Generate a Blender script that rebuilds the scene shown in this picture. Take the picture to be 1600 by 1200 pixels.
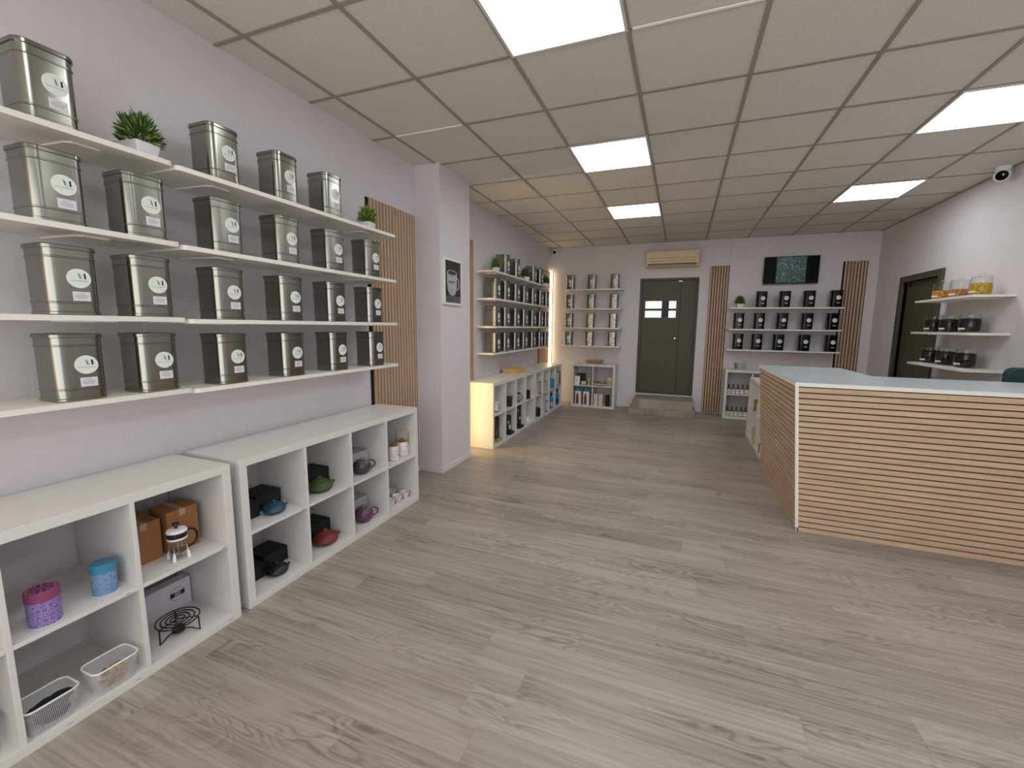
import bpy, bmesh, math, random
from mathutils import Vector, Matrix
random.seed(7)
for o in list(bpy.data.objects): bpy.data.objects.remove(o, do_unlink=True)
S = bpy.context.scene
COL = S.collection
PI = math.pi

# ------------------------------------------------------------------ camera
F_PX, YAW, PITCH, ROLL = 663.53, 0.36207, 0.13059, 0.01172
CAM = Vector((2.3337, 0.0, 1.4129))
fw = Vector((-math.sin(YAW)*math.cos(PITCH), math.cos(YAW)*math.cos(PITCH), -math.sin(PITCH)))
rt = Vector((math.cos(YAW), math.sin(YAW), 0)); up = rt.cross(fw)
r2 = rt*math.cos(ROLL) + up*math.sin(ROLL); u2 = -rt*math.sin(ROLL) + up*math.cos(ROLL)
cd = bpy.data.cameras.new('camera'); cam = bpy.data.objects.new('camera', cd); COL.objects.link(cam)
M = Matrix(((r2.x, u2.x, -fw.x, CAM.x), (r2.y, u2.y, -fw.y, CAM.y), (r2.z, u2.z, -fw.z, CAM.z), (0, 0, 0, 1)))
cam.matrix_world = M
cd.sensor_fit = 'HORIZONTAL'; cd.sensor_width = 36.0; cd.lens = F_PX/1600*36
cd.shift_x = -11.3/1600; cd.shift_y = -3.4/1600; cd.clip_start = 0.02
S.camera = cam

# ------------------------------------------------------------------ light and exposure
S.view_settings.view_transform = 'Standard'; S.view_settings.look = 'None'
S.view_settings.gamma = 1.0; S.view_settings.use_curve_mapping = False
S.view_settings.exposure = -0.2
w = bpy.data.worlds.new('world'); S.world = w; w.use_nodes = True
w.node_tree.nodes['Background'].inputs[0].default_value = (0.86, 0.9, 1.0, 1)
w.node_tree.nodes['Background'].inputs[1].default_value = 0.4
PANEL_E, LED_E, SCREEN_E = 11.5, 38.0, 1.0
def area(name, loc, rot, sx, sy, power, col):
    l = bpy.data.lights.new(name, 'AREA'); l.shape = 'RECTANGLE'; l.size = sx; l.size_y = sy; l.energy = power; l.color = col
    o = bpy.data.objects.new(name, l); COL.objects.link(o); o.location = loc; o.rotation_euler = rot
    return o
area('daylight_shop_window_warm', (0.70, -1.49, 1.40), (PI/2, 0, 0), 1.2, 2.2, 26, (1.0, 0.87, 0.70))
area('daylight_shop_window', (3.07, -1.49, 1.40), (PI/2, 0, 0), 3.5, 2.2, 60, (0.95, 0.98, 1.0))

# ------------------------------------------------------------------ materials
def lin(c):
    return tuple((x/12.92 if x <= 0.04045 else ((x+0.055)/1.055)**2.4) for x in c)
def hx(h):
    h = h.lstrip('#'); return lin(tuple(int(h[i:i+2], 16)/255 for i in (0, 2, 4)))
def newmat(name):
    m = bpy.data.materials.new(name); m.use_nodes = True
    nt = m.node_tree; return m, nt, nt.nodes['Principled BSDF']
def mat(name, col, rough=0.5, metal=0.0, var=0.04, scale=12.0, bump=0.0, emit=None, es=0.0, spec=0.5, stretch=None):
    m, nt, b = newmat(name)
    c = hx(col) if isinstance(col, str) else col
    b.inputs['Roughness'].default_value = rough; b.inputs['Metallic'].default_value = metal
    b.inputs['Specular IOR Level'].default_value = spec
    tc = nt.nodes.new('ShaderNodeTexCoord'); nz = nt.nodes.new('ShaderNodeTexNoise')
    nz.inputs['Scale'].default_value = scale; nz.inputs['Detail'].default_value = 4
    if stretch:
        mp = nt.nodes.new('ShaderNodeMapping'); mp.inputs['Scale'].default_value = stretch
        nt.links.new(tc.outputs['Object'], mp.inputs[0]); nt.links.new(mp.outputs[0], nz.inputs['Vector'])
    else: nt.links.new(tc.outputs['Object'], nz.inputs['Vector'])
    rp = nt.nodes.new('ShaderNodeValToRGB')
    rp.color_ramp.elements[0].position = 0.3; rp.color_ramp.elements[1].position = 0.7
    rp.color_ramp.elements[0].color = tuple(x*(1-var) for x in c)+(1,); rp.color_ramp.elements[1].color = tuple(min(1, x*(1+var)) for x in c)+(1,)
    nt.links.new(nz.outputs[0], rp.inputs[0]); nt.links.new(rp.outputs[0], b.inputs['Base Color'])
    if bump:
        bp = nt.nodes.new('ShaderNodeBump'); bp.inputs['Strength'].default_value = bump; bp.inputs['Distance'].default_value = 0.002
        nt.links.new(nz.outputs[0], bp.inputs['Height']); nt.links.new(bp.outputs[0], b.inputs['Normal'])
    if emit:
        b.inputs['Emission Color'].default_value = (hx(emit) if isinstance(emit, str) else emit)+(1,); b.inputs['Emission Strength'].default_value = es
    return m
def glassmat(name, tint=(0.97, 0.985, 0.98), amt=0.9):
    m = bpy.data.materials.new(name); m.use_nodes = True; nt = m.node_tree; nt.nodes.clear()
    out = nt.nodes.new('ShaderNodeOutputMaterial'); tr = nt.nodes.new('ShaderNodeBsdfTransparent'); gl = nt.nodes.new('ShaderNodeBsdfGlossy')
    gl.inputs['Roughness'].default_value = 0.05; tr.inputs[0].default_value = tint+(1,)
    lw = nt.nodes.new('ShaderNodeLayerWeight'); lw.inputs['Blend'].default_value = 0.5
    pw = nt.nodes.new('ShaderNodeMath'); pw.operation = 'POWER'; pw.inputs[1].default_value = 3.5; nt.links.new(lw.outputs['Facing'], pw.inputs[0])
    mr = nt.nodes.new('ShaderNodeMapRange'); mr.inputs['To Min'].default_value = 0.025; mr.inputs['To Max'].default_value = 0.6
    mx = nt.nodes.new('ShaderNodeMixShader')
    nt.links.new(pw.outputs[0], mr.inputs['Value']); nt.links.new(mr.outputs[0], mx.inputs[0])
    nt.links.new(tr.outputs[0], mx.inputs[1]); nt.links.new(gl.outputs[0], mx.inputs[2]); nt.links.new(mx.outputs[0], out.inputs[0])
    return m
def woodmat(name, c1, c2, axis, rough=0.55, fine=60.0):
    m, nt, b = newmat(name)
    tc = nt.nodes.new('ShaderNodeTexCoord'); mp = nt.nodes.new('ShaderNodeMapping')
    sc = [fine, fine, fine]; sc['xyz'.index(axis)] = 2.5; mp.inputs['Scale'].default_value = sc
    nz = nt.nodes.new('ShaderNodeTexNoise'); nz.inputs['Scale'].default_value = 1.0; nz.inputs['Detail'].default_value = 6; nz.inputs['Distortion'].default_value = 0.6
    rp = nt.nodes.new('ShaderNodeValToRGB'); rp.color_ramp.elements[0].position = 0.32; rp.color_ramp.elements[1].position = 0.66
    rp.color_ramp.elements[0].color = hx(c1)+(1,); rp.color_ramp.elements[1].color = hx(c2)+(1,)
    nt.links.new(tc.outputs['Object'], mp.inputs[0]); nt.links.new(mp.outputs[0], nz.inputs['Vector']); nt.links.new(nz.outputs[0], rp.inputs[0])
    nt.links.new(rp.outputs[0], b.inputs['Base Color']); b.inputs['Roughness'].default_value = rough
    return m
def floormat():
    m, nt, b = newmat('grey_oak_planks'); N = nt.nodes; L = nt.links
    def mth(op, a, c=None, d=None):
        n = N.new('ShaderNodeMath'); n.operation = op
        for i, v in enumerate((a, c, d)):
            if v is None: continue
            if isinstance(v, (int, float)): n.inputs[i].default_value = v
            else: L.new(v, n.inputs[i])
        return n.outputs[0]
    def comb(x, y, z):
        n = N.new('ShaderNodeCombineXYZ')
        for i, v in enumerate((x, y, z)):
            if isinstance(v, (int, float)): n.inputs[i].default_value = v
            else: L.new(v, n.inputs[i])
        return n.outputs[0]
    tc = N.new('ShaderNodeTexCoord'); sp = N.new('ShaderNodeSeparateXYZ'); L.new(tc.outputs['Object'], sp.inputs[0])
    x, y = sp.outputs[0], sp.outputs[1]
    PW, PL = 0.152, 1.22
    v = mth('DIVIDE', y, PW); row = mth('FLOOR', v); fv = mth('FRACT', v)
    wn = N.new('ShaderNodeTexWhiteNoise'); wn.noise_dimensions = '1D'; L.new(row, wn.inputs['W'])
    u = mth('ADD', mth('DIVIDE', x, PL), wn.outputs['Value']); colm = mth('FLOOR', u); fu = mth('FRACT', u)
    wn2 = N.new('ShaderNodeTexWhiteNoise'); wn2.noise_dimensions = '2D'; L.new(comb(row, colm, 0), wn2.inputs['Vector']); pid = wn2.outputs['Value']
    off = mth('MULTIPLY', pid, 37.0)
    def noise(vec, sc, det, dist=0.0):
        n = N.new('ShaderNodeTexNoise'); n.inputs['Scale'].default_value = sc; n.inputs['Detail'].default_value = det; n.inputs['Distortion'].default_value = dist
        L.new(vec, n.inputs['Vector']); return n.outputs[0]
    streak = noise(comb(mth('ADD', mth('MULTIPLY', x, 2.2), off), mth('MULTIPLY', y, 75.0), off), 1.0, 7, 0.4)
    broad = noise(comb(mth('ADD', mth('MULTIPLY', x, 1.1), off), mth('MULTIPLY', y, 9.0), off), 1.0, 3)
    field = noise(comb(mth('ADD', mth('MULTIPLY', x, 1.7), off), mth('MULTIPLY', y, 7.5), off), 1.0, 2.2, 0.5)
    ring = mth('MULTIPLY_ADD', mth('SINE', mth('MULTIPLY', field, 95.0)), 0.5, 0.5)
    ring = mth('POWER', ring, 2.2)
    mask = N.new('ShaderNodeMapRange'); mask.inputs['From Min'].default_value = 0.44; mask.inputs['From Max'].default_value = 0.62
    L.new(noise(comb(mth('ADD', mth('MULTIPLY', x, 1.3), mth('MULTIPLY', off, 1.7)), mth('MULTIPLY', y, 5.0), off), 1.0, 1), mask.inputs['Value'])
    rings = mth('MULTIPLY', ring, mask.outputs[0])
    tone = mth('ADD', mth('MULTIPLY', mth('SUBTRACT', pid, 0.5), 0.2), mth('MULTIPLY', mth('SUBTRACT', streak, 0.5), 1.0))
    tone = mth('ADD', tone, mth('MULTIPLY', mth('SUBTRACT', broad, 0.5), 0.55))
    tone = mth('SUBTRACT', tone, mth('MULTIPLY', rings, 0.28))
    tone = mth('ADD', tone, 0.55)
    rp = N.new('ShaderNodeValToRGB'); cr = rp.color_ramp
    cr.elements[0].position = 0.1; cr.elements[0].color = hx('#746b62')+(1,)
    cr.elements[1].position = 0.95; cr.elements[1].color = hx('#b5ada4')+(1,)
    e = cr.elements.new(0.5); e.color = hx('#9a9188')+(1,)
    L.new(tone, rp.inputs[0])
    ev = mth('MINIMUM', fv, mth('SUBTRACT', 1.0, fv)); eu = mth('MULTIPLY', mth('MINIMUM', fu, mth('SUBTRACT', 1.0, fu)), PL/PW)
    seam = mth('LESS_THAN', mth('MINIMUM', ev, eu), 0.006)
    mx = N.new('ShaderNodeMix'); mx.data_type = 'RGBA'; L.new(mth('MULTIPLY', seam, 0.3), mx.inputs[0]); L.new(rp.outputs[0], mx.inputs[6]); mx.inputs[7].default_value = hx('#5e554c')+(1,)
    L.new(mx.outputs[2], b.inputs['Base Color'])
    b.inputs['Roughness'].default_value = 0.42; b.inputs['Specular IOR Level'].default_value = 0.35
    bp = N.new('ShaderNodeBump'); bp.inputs['Strength'].default_value = 0.12; bp.inputs['Distance'].default_value = 0.001
    L.new(tone, bp.inputs['Height']); L.new(bp.outputs[0], b.inputs['Normal'])
    return m
def patternmat(name, c1, c2, c3):
    m, nt, b = newmat(name); N = nt.nodes; L = nt.links
    tc = N.new('ShaderNodeTexCoord'); vo = N.new('ShaderNodeTexVoronoi'); vo.inputs['Scale'].default_value = 58; vo.inputs['Randomness'].default_value = 0.35
    L.new(tc.outputs['Object'], vo.inputs['Vector'])
    rp = N.new('ShaderNodeValToRGB'); cr = rp.color_ramp; cr.interpolation = 'CONSTANT'
    cr.elements[0].position = 0; cr.elements[0].color = hx(c2)+(1,); cr.elements[1].position = 0.16; cr.elements[1].color = hx(c3)+(1,)
    for p, c in ((0.27, c2), (0.36, c1), (0.48, c3), (0.55, c1)):
        e = cr.elements.new(p); e.color = hx(c)+(1,)
    L.new(vo.outputs['Distance'], rp.inputs[0]); L.new(rp.outputs[0], b.inputs['Base Color']); b.inputs['Roughness'].default_value = 0.45
    return m
def granmat(name, c1, c2, c3, scale=140):
    m, nt, b = newmat(name); N = nt.nodes; L = nt.links
    tc = N.new('ShaderNodeTexCoord'); vo = N.new('ShaderNodeTexVoronoi'); vo.inputs['Scale'].default_value = scale
    L.new(tc.outputs['Object'], vo.inputs['Vector']); sp = N.new('ShaderNodeSeparateColor'); L.new(vo.outputs['Color'], sp.inputs[0])
    rp = N.new('ShaderNodeValToRGB'); cr = rp.color_ramp; cr.elements[0].color = hx(c1)+(1,); cr.elements[1].color = hx(c3)+(1,); b.inputs['Specular IOR Level'].default_value = 0.15
    e = cr.elements.new(0.5); e.color = hx(c2)+(1,)
    L.new(sp.outputs[0], rp.inputs[0]); L.new(rp.outputs[0], b.inputs['Base Color']); b.inputs['Roughness'].default_value = 0.7
    return m
def meshmat(name, col):
    m, nt, b = newmat(name); N = nt.nodes; L = nt.links
    b.inputs['Base Color'].default_value = hx(col)+(1,); b.inputs['Roughness'].default_value = 0.4
    tc = N.new('ShaderNodeTexCoord'); sp = N.new('ShaderNodeSeparateXYZ'); L.new(tc.outputs['Object'], sp.inputs[0])
    def mth(op, a, c):
        n = N.new('ShaderNodeMath'); n.operation = op
        for i, v in enumerate((a, c)):
            if isinstance(v, (int, float)): n.inputs[i].default_value = v
            else: L.new(v, n.inputs[i])
        return n.outputs[0]
    a = mth('GREATER_THAN', mth('FRACT', mth('MULTIPLY', mth('ADD', sp.outputs[0], sp.outputs[1]), 230.0), 0), 0.8)
    c = mth('GREATER_THAN', mth('FRACT', mth('MULTIPLY', sp.outputs[2], 260.0), 0), 0.8)
    L.new(mth('MAXIMUM', a, c), b.inputs['Alpha'])
    return m

MT = {
 'wall': mat('lilac_grey_plaster', '#d6d1d4', 0.85, var=0.02, scale=45, bump=0.18),
 'ceil': mat('mineral_fibre_tile', '#d9d5cd', 0.9, spec=0.2, var=0.12, scale=130, bump=0.15),
 'tbar': mat('grey_grid_bar', '#9d968b', 0.5, metal=0.1),
 'slit_light': mat('painted_light_slit', '#f4efe6', 0.3, emit='#fff6e8', es=0.05),  # pale, faintly glowing colour painted for light leaking past tile edges
 'floor': floormat(),
 'white': mat('white_melamine', '#d9d6d3', 0.38, var=0.01),
 'shelfwhite': mat('white_shelf_foil', '#e6e2da', 0.4, var=0.01),
 'basew': mat('white_skirting', '#d8d3d0', 0.5, var=0.02),
 'tin': mat('brushed_tinplate', '#96978f', 0.24, metal=1.0, var=0.01, scale=3),
 'tinlid': mat('tinplate_lid', '#8c8d86', 0.2, metal=1.0, var=0.01, scale=30),
 'blacktin': mat('black_lacquered_tin', '#070c0d', 0.12, var=0.05, spec=0.28),
 'sticker': mat('white_paper_sticker', '#dfe2dd', 0.6, var=0.015),
 'label': mat('lilac_white_paper_label', '#dcd6dd', 0.6, var=0.015),
 'ink': mat('dark_green_ink', '#12261f', 0.6), 'green_ink': mat('sage_green_ink', '#5f9a84', 0.6), 'grey_ink': mat('pale_grey_ink', '#8d918c', 0.7),
 'slat_v': woodmat('oak_slat_upright', '#b39479', '#c3a589', 'z'), 'slat_x': woodmat('oak_slat_level', '#bb9d80', '#cdb094', 'x', 0.55, 35.0), 'slat_y': woodmat('oak_slat_side', '#b0957a', '#c2a78a', 'y', 0.55, 35.0),
 'felt': mat('black_acoustic_felt', '#17120f', 0.95, var=0.1, scale=200), 'brownfelt': mat('dark_brown_groove_backing', '#3a2418', 0.95, var=0.1, scale=200),
 'olive': mat('dark_olive_paint', '#4c4735', 0.5, var=0.05), 'olive2': mat('dark_olive_frame', '#454233', 0.45, var=0.05),
 'black': mat('black_matt', '#101012', 0.5), 'blackp': mat('black_plastic', '#15161a', 0.3), 'steel': mat('polished_steel', '#b9b7b2', 0.2, metal=1.0), 'blackiron': mat('black_wire_enamel', '#0d0e12', 0.4),
 'screen': mat('black_screen_glass', '#030406', 0.35, spec=0.08), 'beige': mat('yellowed_plastic', '#d8c8a2', 0.45, var=0.03), 'beige2': mat('yellowed_plastic_shade', '#b89f70', 0.5), 'ventdark': mat('vent_shadow_plastic', '#3c382c', 0.6),
 'counter': mat('pale_blue_white_laminate', '#c3ccd1', 0.22, var=0.02, scale=6), 'trim_w': mat('white_metal_edge', '#ece7de', 0.35, var=0.01),
 'teal': mat('dark_teal_fabric', '#1d3a38', 0.85, var=0.1, scale=90, bump=0.3),
 'pot': mat('white_ceramic_pot', '#e4dfe0', 0.35, var=0.01), 'soil': mat('dark_pot_filling', '#2b261d', 0.9),
 'leaf': mat('dark_green_leaf', '#3c5a2a', 0.55, var=0.3, scale=40), 'leaf2': mat('light_green_leaf', '#809c48', 0.5, var=0.25, scale=40),
 'card': mat('brown_cardboard', '#9a6a3f', 0.8, var=0.05, scale=25), 'tape': mat('clear_brown_tape', '#b79a80', 0.25), 'whitecard': mat('white_carton', '#cfcbd6', 0.6, var=0.02), 'greycard': mat('lilac_grey_carton', '#b9b1b8', 0.6, var=0.02), 'blackcard': mat('black_carton', '#0c0c12', 0.55, var=0.1),
 'glass': glassmat('clear_glass'),
 'bluei': mat('petrol_blue_cast_iron', '#1d4459', 0.4, var=0.08, scale=250, bump=0.3), 'blacki': mat('black_cast_iron', '#0b0e14', 0.38, var=0.1, scale=250, bump=0.3), 'greeni': mat('moss_green_cast_iron', '#3c4a1c', 0.5, var=0.1, scale=250, bump=0.4), 'redi': mat('rust_red_cast_iron', '#6f2a1c', 0.45, var=0.08, scale=250, bump=0.3),
 'greyc': mat('charcoal_glazed_ceramic', '#3d3e42', 0.25), 'purplec': mat('plum_glazed_ceramic', '#643c55', 0.25), 'floral': None,
 'gold': mat('brass_gold', '#b98d45', 0.3, metal=0.8), 'redflower': mat('red_flower_print', '#a5222c', 0.4),
 'purplepat': patternmat('purple_flower_paper', '#8d78b6', '#5f3f8f', '#ab98ca'), 'plum': mat('plum_pink_lid', '#8a4468', 0.4), 'plumdark': mat('dark_plum_print', '#4a1d46', 0.5), 'pinkwhite': mat('pale_pink_print', '#cdb9cb', 0.5),
 'bluepat': patternmat('blue_flower_paper', '#7391bb', '#4b6c9c', '#91abcf'), 'bluelid': mat('bright_blue_lid', '#3c85ab', 0.4), 'bluelidtop': mat('grey_blue_lid_print', '#58798f', 0.5),
 'wiremesh': meshmat('white_wire_mesh', '#dfe0e2'), 'rimw': mat('white_coated_rim', '#ecebe8', 0.35),
 'orange': granmat('dried_orange_peel_tea', '#7a4a12', '#c9861c', '#e3a73a'), 'orange2': granmat('dried_fruit_tea', '#8a4a2a', '#b9763a', '#d7a070'), 'yellow': granmat('golden_dried_flowers', '#8a6a0e', '#c79a1e', '#e0b63a'), 'darktea': granmat('dark_dried_tea', '#0d0708', '#1d0f10', '#351b1a', 200),
 'snack': granmat('tan_spoon_pile', '#a87d45', '#c79d62', '#8c5e38', 90), 'darkcloth': mat('dark_navy_fabric', '#0f161d', 0.8, var=0.4, scale=30), 'palecloth': mat('pale_teal_card', '#8fa3a6', 0.6), 'darkred': mat('dark_red_wood', '#5a1220', 0.4),
 'amber': mat('amber_oil', '#6f5a22', 0.2), 'amberdark': mat('dark_amber_glass', '#4a3a14', 0.15),
 'tealc': mat('bright_teal_card', '#1f8bb0', 0.5), 'darkteal': mat('deep_teal_card', '#0d4348', 0.5), 'redc': mat('dark_red_card', '#8c2f35', 0.5), 'pinkc': mat('pale_pink_card', '#d9a3b4', 0.6), 'creamc': mat('cream_card', '#d8cdbd', 0.6), 'olivec': mat('mustard_olive_card', '#8a7a2c', 0.6), 'yellowc': mat('bright_yellow_card', '#e0b81c', 0.5), 'brownc': mat('dark_brown_card', '#2c1a16', 0.5), 'tanc': mat('tan_wood', '#a88f52', 0.6),
 'palewood': woodmat('pale_pine', '#c39a5e', '#dcb87c', 'y', 0.6, 40), 'wicker': woodmat('woven_wicker', '#7a5a3a', '#c7a878', 'x', 0.8, 90), 'peach': mat('peach_flower_card', '#c99a80', 0.6, var=0.3, scale=50), 'goldlid': mat('dull_gold_lid', '#9b8a4c', 0.35, metal=0.6), 'jartea': granmat('mixed_leaf_tea', '#3a2c1a', '#6b5a34', '#8a7a52'),
 'photo_bg': mat('dark_photo_print', '#2b2a2c', 0.35, var=0.25, scale=6), 'photo_table': mat('grey_photo_print', '#5a5b5e', 0.35, var=0.2, scale=8), 'photo_mug': mat('pale_grey_photo_print', '#aab0b6', 0.35, var=0.1, scale=10), 'photo_in': mat('dark_grey_photo_print', '#3b3d3e', 0.35), 'photo_mid': mat('mid_grey_photo_print', '#6d7378', 0.35),
 'diffuser': mat('lit_diffuser', '#ffffff', 0.5, emit=(0.95, 0.985, 1.0), es=PANEL_E), 'led': mat('warm_led', '#ffe9b8', 0.5, emit=(1.0, 0.7, 0.29), es=LED_E), 'led_corner': mat('warm_corner_led', '#ffe9b8', 0.5, emit=(1.0, 0.76, 0.4), es=17.0),
 'pane_pink': mat('bright_pink_daylight_pane', '#ffffff', 0.3, emit=(1.0, 0.86, 0.8), es=0.85), 'pane_mint': mat('bright_mint_daylight_pane', '#ffffff', 0.3, emit=(0.72, 0.86, 0.82), es=0.8), 'navy': mat('dark_navy_bar', '#232838', 0.5),
 'tl1': mat('screen_teal_leaf', '#1d4a46', 0.3, emit='#235249', es=0.3*SCREEN_E), 'tl2': mat('screen_pale_leaf', '#5a8f86', 0.3, emit='#79aea4', es=0.4*SCREEN_E), 'tl3': mat('screen_dark_leaf', '#0b1f1f', 0.3, emit='#123230', es=0.35*SCREEN_E),
}
MT['floral'] = mat('white_floral_porcelain', '#ded6d8', 0.25, var=0.1, scale=40)

# ------------------------------------------------------------------ mesh helpers
class MB:
    def __init__(s): s.v = []; s.f = []; s.m = []; s.bev = False
    def add(s, vs, fs, mi=0):
        n = len(s.v); s.v += [tuple(v) for v in vs]; s.f += [tuple(i+n for i in f) for f in fs]; s.m += [mi]*len(fs); return s
    def box(s, a, b, mi=0, bev=0.0):
        x0, y0, z0 = [min(p, q) for p, q in zip(a, b)]; x1, y1, z1 = [max(p, q) for p, q in zip(a, b)]
        if bev <= 0:
            return s.add([(x0,y0,z0),(x1,y0,z0),(x1,y1,z0),(x0,y1,z0),(x0,y0,z1),(x1,y0,z1),(x1,y1,z1),(x0,y1,z1)],
                         [(0,3,2,1),(4,5,6,7),(0,1,5,4),(1,2,6,5),(2,3,7,6),(3,0,4,7)], mi)
        s.bev = True
        bm = bmesh.new(); bmesh.ops.create_cube(bm, size=1.0)
        for v in bm.verts: v.co = Vector(((x0+x1)/2+v.co.x*(x1-x0), (y0+y1)/2+v.co.y*(y1-y0), (z0+z1)/2+v.co.z*(z1-z0)))
        bmesh.ops.bevel(bm, geom=list(bm.edges), offset=bev, segments=2, profile=0.5, affect='EDGES')
        bm.verts.index_update(); s.add([v.co[:] for v in bm.verts], [[v.index for v in f.verts] for f in bm.faces], mi); bm.free(); return s
    def loft(s, rings, mi=0, cap0=True, cap1=True):
        n = len(rings[0]); vs = [p for r in rings for p in r]; fs = []
        for k in range(len(rings)-1):
            for i in range(n):
                j = (i+1) % n; fs.append((k*n+i, k*n+j, (k+1)*n+j, (k+1)*n+i))
        if cap0: fs.append(tuple(range(n-1, -1, -1)))
        if cap1: fs.append(tuple(range((len(rings)-1)*n, len(rings)*n)))
        return s.add(vs, fs, mi)
    def lathe(s, prof, c=(0, 0, 0), seg=24, mi=0, cap0=True, cap1=True, sx=1.0, sy=1.0):
        rings = [[(c[0]+r*sx*math.cos(2*PI*i/seg), c[1]+r*sy*math.sin(2*PI*i/seg), c[2]+z) for i in range(seg)] for r, z in prof]
        return s.loft(rings, mi, cap0, cap1)
    def tube(s, pts, r, seg=8, mi=0, closed=False):
        pts = [Vector(p) for p in pts]; rings = []; n = len(pts); rr = r if isinstance(r, (list, tuple)) else [r]*n
        prev = None
        for i, p in enumerate(pts):
            if closed: t = pts[(i+1) % n]-pts[i-1]
            else: t = pts[min(i+1, n-1)]-pts[max(i-1, 0)]
            t.normalize()
            if prev is None:
                a = Vector((0, 0, 1)) if abs(t.z) < 0.9 else Vector((1, 0, 0)); u = t.cross(a).normalized()
            else: u = (prev-t*prev.dot(t)).normalized()
            prev = u; w_ = t.cross(u)
            rings.append([tuple(p+(u*math.cos(2*PI*k/seg)+w_*math.sin(2*PI*k/seg))*rr[i]) for k in range(seg)])
        if closed: rings.append(rings[0]); return s.loft(rings, mi, False, False)
        return s.loft(rings, mi)
    def build(s, name, mats, parent=None, smooth=True, ang=0.6):
        me = bpy.data.meshes.new(name); me.from_pydata(s.v, [], s.f)
        for m in (mats if isinstance(mats, (list, tuple)) else [mats]): me.materials.append(MT[m] if isinstance(m, str) else m)
        for p, i in zip(me.polygons, s.m): p.material_index = i
        bm = bmesh.new(); bm.from_mesh(me); bmesh.ops.recalc_face_normals(bm, faces=bm.faces); bm.to_mesh(me); bm.free()
        if smooth:
            me.polygons.foreach_set('use_smooth', [True]*len(me.polygons)); me.set_sharp_from_angle(angle=min(ang, 0.3) if s.bev else ang)
        o = bpy.data.objects.new(name, me); COL.objects.link(o)
        if parent: o.parent = parent
        return o
def rrect(hx_, hy, r, z, n=4, c=(0, 0)):
    pts = []
    for cx, cy, a0 in ((hx_-r, hy-r, 0), (-hx_+r, hy-r, PI/2), (-hx_+r, -hy+r, PI), (hx_-r, -hy+r, 1.5*PI)):
        for k in range(n+1):
            a = a0+PI/2*k/n; pts.append((c[0]+cx+r*math.cos(a), c[1]+cy+r*math.sin(a), z))
    return pts
def tag(o, label, cat, group=None):
    o['label'] = label; o['category'] = cat
    if group: o['group'] = group
    return o
def thing(name, label, cat, loc=(0, 0, 0), rz=0.0, group=None):
    o = bpy.data.objects.new(name, None); COL.objects.link(o); o.location = loc; o.rotation_euler = (0, 0, rz); o.empty_display_size = 0.05
    return tag(o, label, cat, group)
def struct(o): o['kind'] = 'structure'; return o
def dup(root, loc, rz, label, group=None):
    r = root.copy(); COL.objects.link(r); r.location = loc; r.rotation_euler = (0, 0, rz); r['label'] = label
    if group: r['group'] = group
    def rec(src, dst):
        for ch in list(src.children):
            c = ch.copy(); COL.objects.link(c); c.parent = dst; rec(ch, c)
    rec(root, r)
    return r
class Proto:
    """first placing moves the source itself, later ones copy it"""
    def __init__(s, root): s.root = root; s.used = False
    def put(s, loc, rz, label, group=None):
        if not s.used:
            s.used = True; o = s.root; o.location = loc; o.rotation_euler = (0, 0, rz); o['label'] = label
            if group: o['group'] = group
            return o
        return dup(s.root, loc, rz, label, group)
ORD = ['first', 'second', 'third', 'fourth', 'fifth', 'sixth', 'seventh']

# ------------------------------------------------------------------ the room
W, D, H, Y0 = 4.934, 7.72, 2.83, -1.5
struct(MB().box((-0.1, Y0-0.1, -0.1), (W+0.1, D+0.4, 0)).build('floor', 'floor'))
struct(MB().box((-0.12, Y0-0.12, -0.1), (0, D+0.12, H+0.1)).build('wall_left', 'wall'))
wr = MB(); dy0, dy1, dz1 = 6.05, 6.86, 2.01
wr.box((W, Y0-0.12, -0.1), (W+0.12, dy0, H+0.1)); wr.box((W, dy1, -0.1), (W+0.12, D+0.12, H+0.1)); wr.box((W, dy0, dz1), (W+0.12, dy1, H+0.1))
struct(wr.build('wall_right', 'wall'))
wb = MB(); ox0, ox1, oz0, oz1 = 1.617, 2.558, 0.262, 2.245
wb.box((-0.12, D, -0.1), (ox0, D+0.12, H+0.1)); wb.box((ox1, D, -0.1), (W+0.12, D+0.12, H+0.1)); wb.box((ox0, D, oz1), (ox1, D+0.12, H+0.1)); wb.box((ox0, D, -0.1), (ox1, D+0.12, oz0))
struct(wb.build('wall_back', 'wall'))
wf = MB(); wf.box((-0.12, Y0-0.12, -0.1), (0.08, Y0, H+0.1)); wf.box((4.85, Y0-0.12, -0.1), (W+0.12, Y0, H+0.1)); wf.box((0.08, Y0-0.12, 2.57), (4.85, Y0, H+0.1)); wf.box((0.08, Y0-0.12, -0.1), (4.85, Y0, 0.22))
struct(wf.build('wall_front', 'wall'))
# pillar standing out of the left wall
PX, PY0, PY1 = 0.255, 3.433, 4.010
struct(MB().box((-0.05, PY0, -0.05), (PX, PY1, H+0.05)).build('wall_pillar', 'wall'))
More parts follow.
